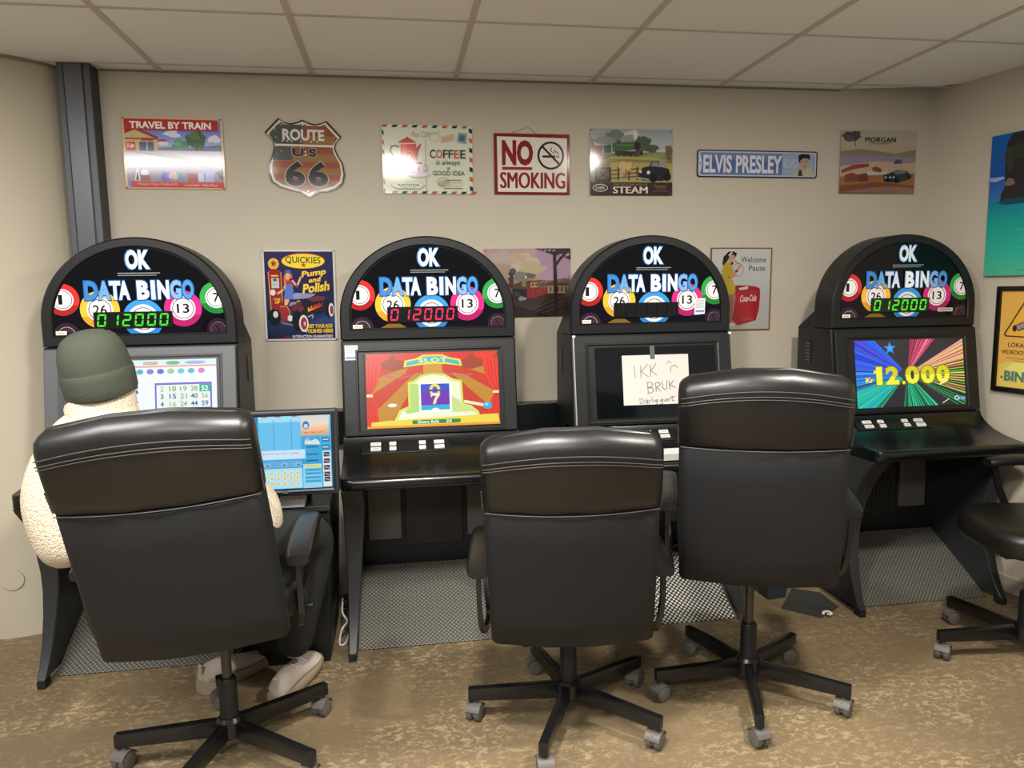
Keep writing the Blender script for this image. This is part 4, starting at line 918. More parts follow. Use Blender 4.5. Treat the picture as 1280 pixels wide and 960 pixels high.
# refreshment sign with brown edge
c = Canvas(.307, .388, (145, 78, 760, 900)); c.slab(.004, '#6e4c2c'); c.rect(145, 78, 760, 900, '#7a5630'); c.rect(158, 92, 746, 888, '#a9aaa6')
c.vgrad(158, 92, 746, 888, [(0, '#b3b5b3'), (.5, '#aeb0ae'), (1, '#a6a49c')])
c.text('Welcome', 447, 168, 698, 224, '#2b2b2d', bold=.005); c.text('Pause', 530, 252, 694, 308, '#2b2b2d', bold=.005)
c.ring(425, 295, 54, 66, 5, '#77797a')
c.poly([(262, 235), (270, 170), (320, 118), (375, 115), (405, 135), (395, 165), (365, 190), (372, 240), (350, 255), (325, 190), (295, 230), (275, 260)], '#1f1b1c'); c.poly([(320, 150), (350, 120), (360, 130), (325, 165)], '#cfc5b2')
c.poly([(322, 180), (340, 150), (380, 150), (388, 185), (362, 222), (330, 215)], '#b5846c'); c.line([(385, 208), (428, 242)], 9, '#4a4c46'); c.poly([(330, 205), (352, 222), (345, 245), (318, 232)], '#b5846c')
c.poly([(258, 300), (285, 235), (320, 215), (362, 262), (372, 330), (350, 375), (262, 385)], '#a8902a'); c.line([(365, 350), (405, 310), (440, 255)], 26, '#b08068'); c.line([(262, 390), (330, 378), (395, 345)], 26, '#b08068'); c.ell(436, 258, 20, 24, '#b5846c')
c.poly([(262, 385), (355, 368), (385, 440), (412, 505), (396, 540), (320, 545), (285, 440)], '#a8902a'); c.poly([(320, 545), (398, 535), (380, 680), (372, 830), (325, 830), (330, 700)], '#8d604e'); c.line([(398, 520), (402, 545)], 16, '#8d604e'); c.poly([(318, 850), (360, 822), (402, 850), (378, 870), (322, 872)], '#c9c5bc'); c.line([(330, 856), (386, 862)], 5, '#5c5650')
c.poly([(395, 450), (520, 452), (600, 462), (640, 480), (650, 530), (640, 700), (612, 800), (430, 852), (372, 800), (400, 560)], '#9c1f2a'); c.poly([(395, 450), (520, 452), (640, 482), (648, 500), (430, 505)], '#8a1a24'); c.poly([(430, 478), (528, 458), (520, 490), (440, 498)], '#b9b5b2'); c.poly([(372, 800), (430, 852), (380, 838)], '#b2a8a2')
c.text('Coca-Cola', 446, 545, 614, 612, '#d6c3b8', bold=.02, shear=.2, rot=-.06); c.text('ICE COLD', 460, 772, 592, 800, '#a8594e', rot=-.12)
tin('refreshment_sign', c, 1.6125, 1.359, 'brown-edged tin sign reading Welcome Pause with woman in yellow beside red cooler', roll=R(.4))

# right wall: sea canvas and framed notice
RTH = math.atan2(-1, .18); RN = math.hypot(1, .18)
def hang_right(o, yfar, width, zmid, th):      # far edge at yfar, hung flat on the right wall
    y = yfar-(width/2)/RN; o.location = (rwx(y)-th/RN, y-th*.18/RN, zmid); o.rotation_euler = (0, 0, RTH)
sc_ = Canvas(.80, .605, (0, 0, 80, 60)); c = sc_; c.slab(.02, '#1f3a52'); hw, hh = .40, .3025; c.clip = [(-hw, -hh), (hw, -hh), (hw, hh), (-hw, hh)]
c.clip = None
c.vgrad(0, 0, 80, 28, [(0, '#155fa8'), (.6, '#1a4f9c'), (1, '#3a6fb4')]); c.vgrad(0, 28, 80, 60, [(0, '#157a92'), (.3, '#1d9c94'), (.7, '#2fae96'), (1, '#4fae8c')])
c.blob(3, 18.5, 4, .9, '#8fa4c8'); c.blob(20, 12, 6, 1.2, '#8fa4c8')
c.poly([(5.5, 28.5), (5.8, 25), (7.5, 22), (7, 16), (6.6, 9), (7.6, 3), (10, .3), (24, .2), (29, 6), (30, 16), (28, 28.5)], '#2c2a2c'); c.blob(9, 10, 2, 5, '#3a3a34', seed=2); c.blob(9.5, 20.5, 2.2, 1.6, '#7a6650', seed=3); c.blob(13, 8, 3, 4, '#33382e', seed=6)
c.poly([(4.5, 28.8), (8, 27.5), (26, 27.5), (30, 29), (20, 30), (8, 29.8)], '#174a52')
for k in range(14): c.line([(rnd_ := random.Random(k).uniform(0, 60), 33+k*1.9), (rnd_+random.Random(k+50).uniform(8, 18), 33.2+k*1.9)], .35, ['#46b8a4', '#2a948e'][k % 2])
o = c.done('sea_canvas', PAPER); tag(o, 'blue-green sea and rock canvas print on the right-hand wall', 'picture'); hang_right(o, 3.012, .80, 1.704, .0205)
fr = empty('framed_notice', (0, 0, 0)); tag(fr, 'black framed yellow camera-warning notice on the right wall below the sea canvas', 'notice'); hang_right(fr, 2.944, .30, 1.1255, .018)
bm = bmesh.new(); q = lambda hx, hz, y: [(-hx, y, -hz), (hx, y, -hz), (hx, y, hz), (-hx, y, hz)]
loft(bm, [q(.150, .230, .0175), q(.150, .230, -.004), q(.146, .226, -.006), q(.130, .210, -.006), q(.128, .208, .004)], cap=False)
link('frame', bm, mat('black_frame', '#101010', .3), fr)
c = Canvas(.258, .418, (0, 0, 258, 418)); c.slab(.004, '#d9a850'); c.rect(0, 0, 258, 418, '#dca94e')
c.poly([(20, 190), (24, 178), (118, 18), (129, 12), (140, 18), (234, 178), (238, 190), (228, 198), (30, 198)], '#4a3a1c'); c.poly([(28, 188), (32, 178), (120, 28), (129, 21), (138, 28), (226, 178), (230, 188), (222, 192), (36, 192)], '#e3ab42')
c.poly([(62, 150), (150, 108), (172, 138), (84, 172)], '#4a463c'); c.poly([(68, 152), (148, 114), (162, 134), (84, 166)], '#8f8a7c'); c.ell(68, 160, 10, 14, '#2c2a26'); c.rect(150, 130, 190, 142, '#3a362e')
c.text('LOKALET ER', 44, 222, 196, 242, '#4a4238', bold=.02); c.text('VIDEOOVERV\u00c5KET', 14, 250, 240, 273, '#4a4238', bold=.02)
c.line([(40, 290), (215, 290)], 5, '#a88f58'); c.line([(60, 300), (195, 300)], 4, '#b39a62')
c.poly([(10, 320), (60, 300), (120, 312), (258, 300), (258, 418), (10, 418)], '#d8c45a'); c.blob(120, 335, 70, 30, '#e0d878', seed=3); c.text('BINGO', 34, 345, 220, 392, '#6f8f6a', bold=.05); c.text('BINGO', 37, 347, 217, 389, '#4f7a68', bold=.03); c.ell(24, 376, 6, 6, '#4f7a68')
c.done('notice_sheet', PAPER, fr, (0, .003, 0))

# ---------------------------------------------------------------- office chairs
def rrect(hx, hy, r, n=5):
    o = []
    for cx_, cy_, a0 in ((hx-r, hy-r, 0), (-hx+r, hy-r, 90), (-hx+r, -hy+r, 180), (hx-r, -hy+r, 270)):
        for k in range(n+1): a = R(a0+90*k/n); o.append((cx_+r*math.cos(a), cy_+r*math.sin(a)))
    return o
def dense(o, m=4):
    out = []
    for (a, b), (c_, d) in zip(o, o[1:]+o[:1]):
        for k in range(m): out.append((a+(c_-a)*k/m, b+(d-b)*k/m))
    return out
def pad_slab(rows, arc=0, bow=0, n=5, m=3):
    """stack of rounded sections: rows of (z, half width, half depth, y shift, arc weight)"""
    bm = bmesh.new(); loops = []
    for z, hx, hy, ys, wgt in rows:
        lp = []
        for x, y in dense(rrect(hx, hy, min(hx, hy)*.75, n), m):
            u = max(-1, min(1, x/.24)); lp.append((x, y+ys+bow*u*u, z+arc*wgt*(1-u*u)))
        loops.append(lp)
    loft(bm, loops); return bm
CL, CR_ = .0, .0
def chair(loc, yaw, label, recline, roll=0, lift=0, arm_shift=0, arm_drop=0, base_rot=180, back_shift=0, arm_len=1, seat_shift=0, back_x=0, arm_x=0, with_back=True):
    t = empty('office_chair', (loc[0], loc[1], 0), yaw); tag(t, label, 'office chair', 'black office chairs in front of the machines')
    # five-armed base: box-section legs, each ending square over a twin caster
    rl = base_rot-math.degrees(yaw)
    bm = bmesh.new(); lathe(bm, [(0, .068), (.030, .068), (.040, .078), (.040, .122), (.030, .132), (0, .132)], 20); link('base_hub', bm, CHROMEBLK, t, smooth=35)
    for k in range(5):
        a = R(rl+72*k); c_, s_ = math.cos(a), math.sin(a)
        bm = bmesh.new(); L_ = [(.02, .098, .052), (.30, .088, .040), (.322, .087, .040)]
        loft(bm, [[(r*c_-hw*s_, r*s_+hw*c_, z+dz) for hw, dz in ((-.0135, -h/2), (.0135, -h/2), (.0135, h/2), (-.0135, h/2))] for r, z, h in L_]); bevel_all(bm, .003, 2, 40)
        link('base_leg', bm, CHROMEBLK, t, smooth=35)
        sw = a+random.uniform(-1.3, 1.3)
        cst = None
        bm = bmesh.new(); lathe(bm, [(0, .048), (.0065, .048), (.0065, .070), (0, .070)], 10); box(bm, -.003, .003, -.020, .024, .020, .050, bev=.001)
        extx(bm, [(.004+r_*math.cos(R(a2)), .0278+r_*math.sin(R(a2))) for r_, rng in ((.0315, range(20, 165, 12)), (.0288, range(160, 15, -12))) for a2 in rng], -.024, .024)
        cst = link('caster', bm, CASTER, t, (c_*.300, s_*.300, 0), (0, 0, sw), smooth=35)
        for sd in (-1, 1):
            bm = bmesh.new(); lathe(bm, [(0, -.011), (.020, -.011), (.026, -.008), (.0275, 0), (.026, .008), (.020, .010), (0, .010)], 20, axis='X', at=(sd*.0135, .004, .0278)); link('wheel', bm, CASTER, cst, smooth=40)
    bm = bmesh.new(); lathe(bm, [(0, .10), (.026, .10), (.0265, .10), (.0265, .245), (.023, .252), (0, .252)], 22); link('column_sleeve', bm, PLASTIC, t, smooth=35)
    bm = bmesh.new(); lathe(bm, [(0, .2), (.0145, .2), (.0145, .40+lift), (0, .40+lift)], 18); link('gas_column', bm, mat('dark_chrome_column', '#4a4842', .3, metal=.7), t, smooth=35)
    link('seat_mechanism', B(-.07, .07, -.13, .13, .365+lift, .40+lift, bev=.008), PLASTIC, t)
    bm = bmesh.new(); sweep(bm, smooth_path([(.06, .05, .38+lift), (.16, .05, .375+lift), (.22, .05, .36+lift)], 4), .006, .006, rnd=1, n=8); lathe(bm, [(0, .21), (.012, .212), (.013, .25), (0, .256)], 12, axis='X', at=(0, .05, .358+lift)); link('height_lever', bm, PLASTIC, t, smooth=40)
    # seat cushion
    zs = .40+lift
    bm = pad_slab([(zs, .205, .215, .02, 0), (zs+.004, .225, .235, .02, 0), (zs+.02, .237, .245, .02, 0), (zs+.06, .240, .248, .02, 0), (zs+.082, .234, .240, .02, 0), (zs+.092, .215, .222, .02, 0), (zs+.096, .17, .18, .02, 0)], n=8, m=2)
    link('seat', bm, LEATHER, t, (0, seat_shift, 0), smooth=60)
    if with_back:
        bk = bpy.data.objects.new('backrest', None)
        L = .645; zb = .375+lift
        # lower cloth panel
        e = Euler((R(recline), 0, 0)).to_matrix() @ Euler((0, -R(roll), 0)).to_matrix()
        rot = e.to_euler(); pos = (back_x, -.195+back_shift, zb)
        seam = .447
        rows = [(-.002, .222, .012, .004, 0), (.001, .232, .022, .003, 0), (.010, .2365, .030, 0, 0), (.10, .238, .036, 0, 0), (.22, .239, .038, 0, 0), (.34, .240, .036, 0, 0), (seam-.01, .240, .033, 0, 0), (seam, .239, .027, 0, 0)]
        back = link('backrest', pad_slab(rows, bow=.030, n=6), FABRIC, t, pos, rot, smooth=60)
        rows = [(seam+.001, .239, .027, 0, 0), (seam+.006, .2425, .036, 0, 0), (seam+.045, .2435, .041, -.002, .0), (seam+.09, .2435, .044, -.004, .25), (seam+.135, .2435, .044, -.004, .7), (seam+.163, .243, .041, -.002, .9), (seam+.182, .240, .034, .002, 1), (L-.008, .232, .024, .008, 1), (L, .214, .012, .012, 1)]
        hd = link('headrest', pad_slab(rows, arc=.038, bow=.030, n=6), LEATHER, t, pos, rot, smooth=60)
        # sewn lines across the top of the pad
        for dz, ar in ((L-.072, .032), (L-.064, .0325), (L-.050, .034)):
            pth = []
            for k in range(25):
                x = -.236+.472*k/24; u = x/.24; pth.append((x, -.0478+.030*u*u+(.004 if abs(u) > .95 else 0), dz+ar*(1-u*u)))
            bm = bmesh.new(); sweep(bm, pth, .0016, .0016, rnd=1, n=6); link('stitched_seam', bm, mat('seam_thread', '#3a3734', .5), hd)
        pth = [(-.236+.472*k/24, -.0325+.030*((-.236+.472*k/24)/.24)**2-.002, seam-.001) for k in range(25)]
        bm = bmesh.new(); sweep(bm, pth, .0013, .0013, rnd=1, n=6); link('edge_piping', bm, PIPING, hd)
        for sd in (-1, 1):
            bm = bmesh.new(); sweep(bm, [(sd*.2415, .010, seam+.002), (sd*.2425, .008, seam+.03), (sd*.2435, .006, seam+.06)], .0016, .0016, rnd=1, n=6); link('worn_edge', bm, PIPING, hd)
        # spine under the back joins it to the seat
        bm = bmesh.new(); sweep(bm, [(0, .02, .375+lift), (0, -.13+back_shift, .37+lift), (0, -.165+back_shift, .43+lift), (0, -.18+back_shift, .52+lift)], .06, .012, up=(0, 1, .3)); link('back_bracket', bm, CHROMEBLK, t)
    for sd in (-1, 1):
        x = sd*.274; z = .642+lift-arm_drop; y0 = -.15+arm_shift
        bm = bmesh.new()
        pth = smooth_path([(x, y0, z-.012), (x, y0+.10*arm_len, z), (x, y0+.25*arm_len, z+.006), (x, y0+.385*arm_len, z-.004)], 4)
        n_ = len(pth); lps = []
        for k, p in enumerate(pth):
            g_ = .80 if k == 0 else (.92 if k == 1 else 1); g_ = (1, .96, .82)[k-n_+3] if k >= n_-3 else g_
            lps.append([(p.x+.037*g_*math.copysign(abs(math.cos(2*PI*q/20))**.6, math.cos(2*PI*q/20)), p.y, p.z+.0185*g_*math.copysign(abs(math.sin(2*PI*q/20))**.7, math.sin(2*PI*q/20))) for q in range(20)])
        loft(bm, lps)
        fr_ = bmesh.new()
        sweep(fr_, smooth_path([(x, y0+.02, z-.02), (x, y0+.025, z-.10), (x*.99, y0+.06*arm_len, z-.19), (x*.96, y0+.11*arm_len, z-.235), (x*.93, y0+.20*arm_len, z-.235), (x*.96, y0+.27*arm_len, z-.19), (x*.99, y0+.32*arm_len, z-.10), (x, y0+.345*arm_len, z-.018)], 5), .022, .014, up=(1, 0, 0))
        f = link('armrest', fr_, CHROMEBLK, t, (arm_x, 0, 0), smooth=40)
        link('arm_pad', bm, LEATHER, f, smooth=60)
        link('arm_bracket', B(min(x*.93, sd*.12), max(x*.93, sd*.12), max(y0+.135*arm_len, -.20), max(y0+.185*arm_len, -.15), .385+lift, .40+lift), CHROMEBLK, f)
    return t
chair((-.530, 2.175), R(1), 'black office chair with the person in green beanie sitting in it', 14.5, roll=4.0, lift=.070, arm_drop=.055, base_rot=180, back_shift=-.03, back_x=-.020, arm_x=-.038)
chair((.505, 2.20), R(-9), 'black office chair standing empty before the red circus machine, lower of the middle two', 14, roll=1, lift=-.028, arm_drop=.06, base_rot=172)
chair((1.135, 2.235), R(-20), 'tall-set black office chair standing empty before the switched-off machine', 8.5, roll=.4, lift=.088, arm_drop=.035, base_rot=178)
chair((2.245, 2.285), R(78), 'black office chair at right edge with its seat turned towards the left', 10, lift=.03, arm_shift=-.12, arm_len=.75, seat_shift=-.055, base_rot=172)

# ---------------------------------------------------------------- seated person
def skin(name, verts, edges, radii, m, parent=None, root=0, sub=2, join=None):
    me = bpy.data.meshes.new(name); me.from_pydata([Vector(v) for v in verts], edges, [])
    o = bpy.data.objects.new(name, me); COL.objects.link(o)
    md = o.modifiers.new('s', 'SKIN'); md.use_smooth_shade = True
    for i, r in enumerate(radii):
        r = r if isinstance(r, tuple) else (r, r); me.skin_vertices[0].data[i].radius = r; me.skin_vertices[0].data[i].use_root = (i == root)
    sb = o.modifiers.new('u', 'SUBSURF'); sb.levels = sub; sb.render_levels = sub
    dg = bpy.context.evaluated_depsgraph_get(); dg.update()
    nm = bpy.data.meshes.new_from_object(o.evaluated_get(dg)); nm.name = name
    bpy.data.objects.remove(o); bpy.data.meshes.remove(me)
    bm = bmesh.new(); bm.from_mesh(nm); bpy.data.meshes.remove(nm)
    return bm
def merge(dst, src):
    me = bpy.data.meshes.new('m'); src.to_mesh(me); src.free(); dst.from_mesh(me); bpy.data.meshes.remove(me)
SKIN = mat('skin', '#c99a80', .5, bump=(200, .1, .001))
FLEECE = mat('cream_fleece', '#cbbfa8', .95, bump=(170, 1.0, .007), spec=.1)
TROUS = mat('dark_trousers', '#2c2d2c', .85, bump=(40, .4, .006), spec=.2)
KNIT = None
PX = Vector((-.56, 2.19, 0))
person = empty('person', PX); tag(person, 'seated person in green beanie and cream fleece jacket seen from behind', 'person')
def loc(p): return (p[0]-PX.x, p[1]-PX.y, p[2])
J = dict(pel=(-.56, 2.19, .635), waist=(-.59, 2.20, .73), chest=(-.68, 2.23, .86), upch=(-.745, 2.21, .985), neck=(-.79, 2.20, 1.05), hb=(-.815, 2.20, 1.09),
         lsh=(-.895, 2.18, .965), lel=(-.918, 2.135, .668), lfo=(-.905, 2.36, .715), lwr=(-.875, 2.55, .745), rsh=(-.575, 2.26, .925), rel=(-.425, 2.25, .655), rfo=(-.45, 2.40, .715), rwr=(-.52, 2.56, .745),
         lhip=(-.65, 2.22, .625), lkn=(-.735, 2.57, .58), lan=(-.665, 2.62, .115), rhip=(-.47, 2.22, .625), rkn=(-.300, 2.535, .575), ran=(-.40, 2.54, .11))
def chain(names, radii, extra=None):
    vs = [loc(J[n]) for n in names]; return vs
# bare body: torso, arms and legs as one skin
N = ['pel', 'waist', 'chest', 'upch', 'neck', 'hb', 'lsh', 'lel', 'lfo', 'lwr', 'rsh', 'rel', 'rfo', 'rwr', 'lhip', 'lkn', 'lan', 'rhip', 'rkn', 'ran']
ix = {n: i for i, n in enumerate(N)}
E_ = [('pel', 'waist'), ('waist', 'chest'), ('chest', 'upch'), ('upch', 'neck'), ('neck', 'hb'), ('upch', 'lsh'), ('lsh', 'lel'), ('lel', 'lfo'), ('lfo', 'lwr'), ('upch', 'rsh'), ('rsh', 'rel'), ('rel', 'rfo'), ('rfo', 'rwr'), ('pel', 'lhip'), ('lhip', 'lkn'), ('lkn', 'lan'), ('pel', 'rhip'), ('rhip', 'rkn'), ('rkn', 'ran')]
rad = dict(pel=(.12, .09), waist=(.11, .085), chest=(.10, .075), upch=(.065, .06), neck=.046, hb=.05, lsh=.045, lel=.040, lfo=.038, lwr=.026, rsh=.045, rel=.040, rfo=.038, rwr=.026, lhip=.075, lkn=.055, lan=.036, rhip=.075, rkn=.055, ran=.036)
body = skin('body', [loc((J[n][0], J[n][1], J[n][2]-(.05 if n in ('upch', 'rsh', 'lsh') else 0))) for n in N], [(ix[a], ix[b]) for a, b in E_], [rad[n] for n in N], SKIN)
# head with brow, nose, chin and ears, facing the screen and slightly left
hm = bmesh.new(); bmesh.ops.create_uvsphere(hm, u_segments=32, v_segments=24, radius=1)
for v in hm.verts:
    x, y, z = v.co
    jaw = 1-.22*max(0, -z)**1.3*(1 if y > -.2 else .6)
    X_, Y_, Z_ = x*.074*jaw, y*.096*(1 if y < 0 else .95), z*.112
    if y > .5 and abs(x) < .22 and -.35 < z < .18: Y_ += .022*(1-abs(x)/.22)*(1-abs(z+.2)/.4 if z < .18 else 0)
    if y > .6 and .2 < abs(x) < .55 and 0 < z < .25: Y_ -= .007
    if y > .6 and abs(x) < .35 and -.55 < z < -.42: Y_ += .005
    if abs(x) > .93 and abs(z) < .3 and abs(y) < .3: X_ *= 1.14
    v.co = (X_, Y_, Z_)
HC = Vector(loc((-.832, 2.205, 1.155)))
xf(hm, hm.verts[:], Matrix.Translation(HC) @ Euler((R(-8), R(-4), R(14))).to_matrix().to_4x4())
merge(body, hm)
def hand(wr, direction, side):
    """palm, four curled fingers of unequal length and a thumb from the palm's side"""
    d = Vector(direction).normalized(); s_ = Vector((d.y, -d.x, 0)).normalized()*side; w_ = Vector(wr)
    out = skin('palm', [w_, w_+d*.035, w_+d*.075, w_+d*.092], [(0, 1), (1, 2), (2, 3)], [(.024, .018), (.036, .015), (.040, .014), (.036, .012)], SKIN, sub=1)
    for k, (off, ln) in enumerate(((.030, .068), (.010, .078), (-.011, .072), (-.031, .056))):
        p = w_+d*.082+s_*off; q = [p, p+d*ln*.45+Vector((0, 0, .004)), p+d*ln*.78+Vector((0, 0, -.008)), p+d*ln+Vector((0, 0, -.020))]
        merge(out, skin('finger', q, [(0, 1), (1, 2), (2, 3)], [.0092, .0088, .008, .0068], SKIN, sub=1))
    p = w_+d*.03+s_*.028; q = [p, p+d*.026+s_*.022, p+d*.052+s_*.028+Vector((0, 0, -.008)), p+d*.068+s_*.024+Vector((0, 0, -.014))]
    merge(out, skin('thumb', q, [(0, 1), (1, 2), (2, 3)], [.012, .0105, .0095, .0075], SKIN, sub=1)); return out
merge(body, hand(loc(J['lwr']), (.05, 1, -.02), 1)); merge(body, hand(loc(J['rwr']), (-.35, 1, -.02), -1))
link('body', body, SKIN, person, smooth=60)
for sx in (-1, 1):
    bm = bmesh.new(); bmesh.ops.create_uvsphere(bm, u_segments=14, v_segments=10, radius=.0115)
    link('eye', bm, mat('eye_white', '#e4e0da', .2), person, HC+Euler((R(-8), R(-4), R(14))).to_matrix() @ Vector((sx*.028, .080, .012)), smooth=60)
# fleece jacket with sleeves, hem and stand-up collar
NJ = ['pel', 'waist', 'chest', 'upch', 'lsh', 'lel', 'lfo', 'lwr', 'rsh', 'rel', 'rfo', 'rwr']; jx = {n: i for i, n in enumerate(NJ)}
rj = dict(pel=(.165, .125), waist=(.160, .120), chest=(.165, .120), upch=(.15, .115), lsh=(.098, .098), lel=(.080, .080), lfo=.066, lwr=.046, rsh=(.095, .095), rel=(.078, .078), rfo=.066, rwr=.046)
JJ = dict(J); JJ['pel'] = (-.56, 2.19, .655)
def lo2(n):
    p = JJ[n]
    if n in ('lwr', 'rwr'): p = (p[0], p[1]-.03, p[2]+.002)
    return loc(p)
verts = [lo2(n) for n in NJ]; edges = [(jx[a], jx[b]) for a, b in E_ if a in jx and b in jx]
# extra joints keep the sleeve full between shoulder and elbow
verts.append(loc((-.952, 2.155, .84))); k_ = len(verts)-1; edges.remove((jx['lsh'], jx['lel'])); edges += [(jx['lsh'], k_), (k_, jx['lel'])]
jr = [rj[n] for n in NJ]+[(.093, .093)]
for a_n, p_, r_ in (('lsh', (-.835, 2.20, .995), .098), ('rsh', (-.665, 2.235, .950), .088)):
    verts.append(loc(p_)); q_ = len(verts)-1; edges.remove((jx['upch'], jx[a_n])); edges += [(jx['upch'], q_), (q_, jx[a_n])]; jr.append((r_, r_))
jk = skin('jacket', verts, edges, jr, FLEECE)
jacket = link('jacket', jk, FLEECE, person, smooth=80)
cb = bmesh.new(); cC = Vector(loc((-.812, 2.195, .985)))
lp = []
for r, h, tk in ((.115, -.03, 0), (.096, .02, 0), (.090, .06, 0), (.092, .098, 0), (.088, .108, 0), (.078, .106, 0), (.074, .07, 0), (.076, .0, 0)):
    lp.append([(r*math.cos(a)*1.0, r*math.sin(a)*1.02, h+.012*math.cos(a)) for a in [2*PI*k/28 for k in range(28)]])
loft(cb, lp, cap=False); cb.normal_update()
link('collar', cb, FLEECE, jacket, cC, (R(-10), R(-9), 0), smooth=70)
# trousers
NT = ['pel', 'lhip', 'lkn', 'lan', 'rhip', 'rkn', 'ran']; tx = {n: i for i, n in enumerate(NT)}
rt = dict(pel=(.13, .10), lhip=.095, lkn=.078, lan=.060, rhip=.095, rkn=.088, ran=.062)
def lo3(n):
    p = J[n]
    if n in ('lan', 'ran'): p = (p[0], p[1], p[2]+.005)
    return loc(p)
tv = [lo3(n) for n in NT]; te = [(tx[a], tx[b]) for a, b in E_ if a in tx and b in tx]
link('trousers', skin('trousers', tv, te, [rt[n] for n in NT], TROUS), TROUS, person, smooth=80)
# beanie: ribbed turned-up cuff and rounded crown with crown seams
KN = bpy.data.materials.new('dark_green_knit'); KN.use_nodes = True; nt = KN.node_tree; b_ = nt.nodes['Principled BSDF']
b_.inputs['Base Color'].default_value = lin('#43473c'); b_.inputs['Roughness'].default_value = .95; b_.inputs['Specular IOR Level'].default_value = .15
tc = nt.nodes.new('ShaderNodeTexCoord'); nz = nt.nodes.new('ShaderNodeTexNoise'); nz.inputs['Scale'].default_value = 220; nt.links.new(tc.outputs['Object'], nz.inputs['Vector'])
bp_ = nt.nodes.new('ShaderNodeBump'); bp_.inputs['Strength'].default_value = .5; bp_.inputs['Distance'].default_value = .003; nt.links.new(nz.outputs['Fac'], bp_.inputs['Height']); nt.links.new(bp_.outputs['Normal'], b_.inputs['Normal'])
def knit(prof, n, rib, lobes=0):
    bm = bmesh.new(); loops = []
    for r, h in prof:
        lp = []
        for k in range(n):
            a = 2*PI*k/n; rr_ = r*(1+rib*(1 if k % 2 else -1))
            if lobes: rr_ *= 1-.03*max(0, math.cos(lobes*(a-PI/2)))**24*(1 if h > -.02 else .4)
            lp.append((rr_*math.cos(a)*.88, rr_*math.sin(a)*1.04, h))
        loops.append(lp)
    loft(bm, loops, cap=True); return bm
hrot = (R(6), R(-9), R(14)); hpos = HC+Vector((.004, -.004, .018))
bn = link('beanie', knit([(.100, -.045), (.101, -.02), (.102, .01), (.099, .040), (.090, .068), (.074, .088), (.050, .101), (.022, .107), (.003, .108)], 96, 0, 4), KN, person, hpos, hrot, smooth=80)
link('turned_cuff', knit([(.094, -.056), (.100, -.072), (.1035, -.066), (.1055, -.045), (.1065, -.02), (.1055, -.006), (.102, .0), (.098, -.004)], 120, .011), KN, bn, smooth=80)
bm = bmesh.new(); 
for k in range(26):
    a = R(205+k*5); p = Vector((.070*math.cos(a), .084*math.sin(a), -.040)); sweep(bm, [p, p+Vector((.003*math.sin(k), -.006, -.028)), p+Vector((.006*math.sin(k*2), -.008, -.044+.008*math.sin(k*3)))], .004, .004, rnd=1, n=5, scale=[1, .8, .3])
link('hair', bm, mat('dark_blond_hair', '#6d5a42', .6), person, HC, hrot)
# trainers, heels towards the viewer
SHOE = mat('off_white_trainer', '#bdb1a4', .7, bump=(150, .2, .002)); SOLE = mat('beige_sole', '#9c8b76', .7)
for (x, y, yw, tilt, xr) in ((-.675, 2.60, R(-42), 0, 0), (-.425, 2.49, R(-22), R(6), R(6))):
    ht = bmesh.new(); secs = []
    for yy, hw_, top in ((-.052, .020, .060), (-.045, .033, .085), (-.02, .039, .098), (.02, .040, .100), (.06, .042, .088), (.11, .046, .070), (.155, .047, .058), (.19, .040, .050), (.212, .024, .040), (.218, .010, .032)):
        lp = []
        for k in range(16):
            a = 2*PI*k/16; lp.append((hw_*math.cos(a)*(1.0 if math.sin(a) < .2 else .86), yy, .024+(top-.024)*(.5+.5*math.sin(a)) if math.sin(a) > -.99 else .024))
        secs.append(lp)
    loft(ht, secs); sh = link('shoe', ht, SHOE, person, loc((x, y, .002)), (xr, tilt, yw), smooth=60)
    sl_ = bmesh.new(); out = [(.022, -.060), (.036, -.050), (.043, -.02), (.043, .04), (.050, .12), (.049, .17), (.040, .208), (.020, .226)]
    ring = out+[(-a, b) for a, b in out[::-1]]
    loft(sl_, [[(a*.94, b*.99, 0) for a, b in ring], [(a, b, .006) for a, b in ring], [(a*1.0, b, .024+(.010 if b < -.04 else 0)) for a, b in ring], [(a*.9, b*.96, .032+(.012 if b < -.04 else 0)) for a, b in ring]]); link('sole', sl_, SOLE, sh, smooth=40)
    tab = bmesh.new(); box(tab, -.010, .010, -.056, -.048, .07, .105, bev=.003); link('heel_tab', tab, SHOE, sh)
    lc = bmesh.new()
    for k in range(4): sweep(lc, [(-.024, .05+k*.022, .083-k*.007), (0, .052+k*.022, .092-k*.007), (.024, .05+k*.022, .083-k*.007)], .003, .002, rnd=1, n=6)
    link('laces', lc, WHITEPL, sh)

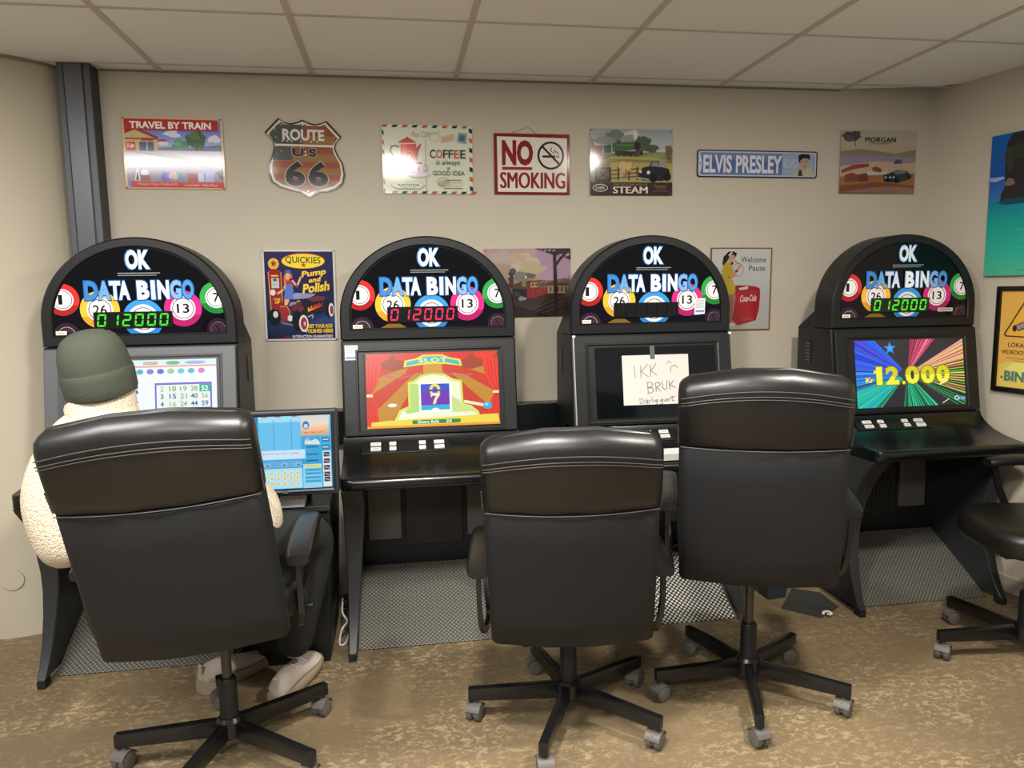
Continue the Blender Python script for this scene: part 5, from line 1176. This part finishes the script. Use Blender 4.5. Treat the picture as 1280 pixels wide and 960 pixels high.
# ---------------------------------------------------------------- small things on the floor
bm = bmesh.new(); loft(bm, [[(-.045, -.04, 0), (.045, -.04, 0), (.045, .04, 0), (-.045, .04, 0)], [(-.062, -.055, .19), (.062, -.055, .19), (.062, .055, .19), (-.062, .055, .19)], [(-.056, -.049, .19), (.056, -.049, .19), (.056, .049, .19), (-.056, .049, .19)], [(-.041, -.036, .012), (.041, -.036, .012), (.041, .036, .012), (-.041, .036, .012)]]); bevel_all(bm, .004, 1)
o = link('waste_bin', bm, mat('blue_grey_bin', '#2c363b', .5), None, (1.615, 2.97, 0), (0, 0, .1)); tag(o, 'small dark blue-grey bin on the floor between the two right machines', 'bin')
bm = bmesh.new(); pts = [(1.585, 2.835), (1.70, 2.715), (1.83, 2.80), (1.84, 2.95), (1.74, 3.02)]; loft(bm, [[(x-1.7, y-2.85, z) for x, y in pts] for z in (0, .003)])
o = link('floor_mat', bm, mat('dark_grey_mat', '#33342f', .8), None, (1.7, 2.85, .0005)); tag(o, 'dark grey mat scrap lying on the floor left of the corner machine', 'mat')
bm = bmesh.new(); sweep(bm, smooth_path([(-.018, 0, .006), (-.008, .012, .010), (.008, .010, .013), (.016, -.002, .010), (.006, -.010, .008), (-.006, -.006, .012)], 4), .010, .004, scale=None)
o = link('crumpled_paper', bm, mat('white_paper_scrap', '#e4e0d6', .8), None, (1.735, 2.73, .003)); tag(o, 'tiny crumpled white paper scrap on the brown floor by the mat', 'paper scrap')
# power lead on the floor by the second machine's leg
bm = bmesh.new(); sweep(bm, smooth_path([(-.012, .20, .10), (-.008, .10, .085), (.012, .07, .06), (-.004, .03, .05), (-.014, .02, .02), (-.012, -.02, .006), (.008, -.01, .006), (.016, .06, .006)], 6), .004, .004, rnd=1, n=8); 
cbl = empty('power_lead', (-.250, 2.85, 0)); tag(cbl, 'white power lead coiled on the floor beside the circus machine leg', 'cable'); link('lead', bm, WHITEPL, cbl, smooth=60)
link('plug_block', B(-.012, .014, .17, .24, .07, .105, bev=.006), PLASTIC, cbl)
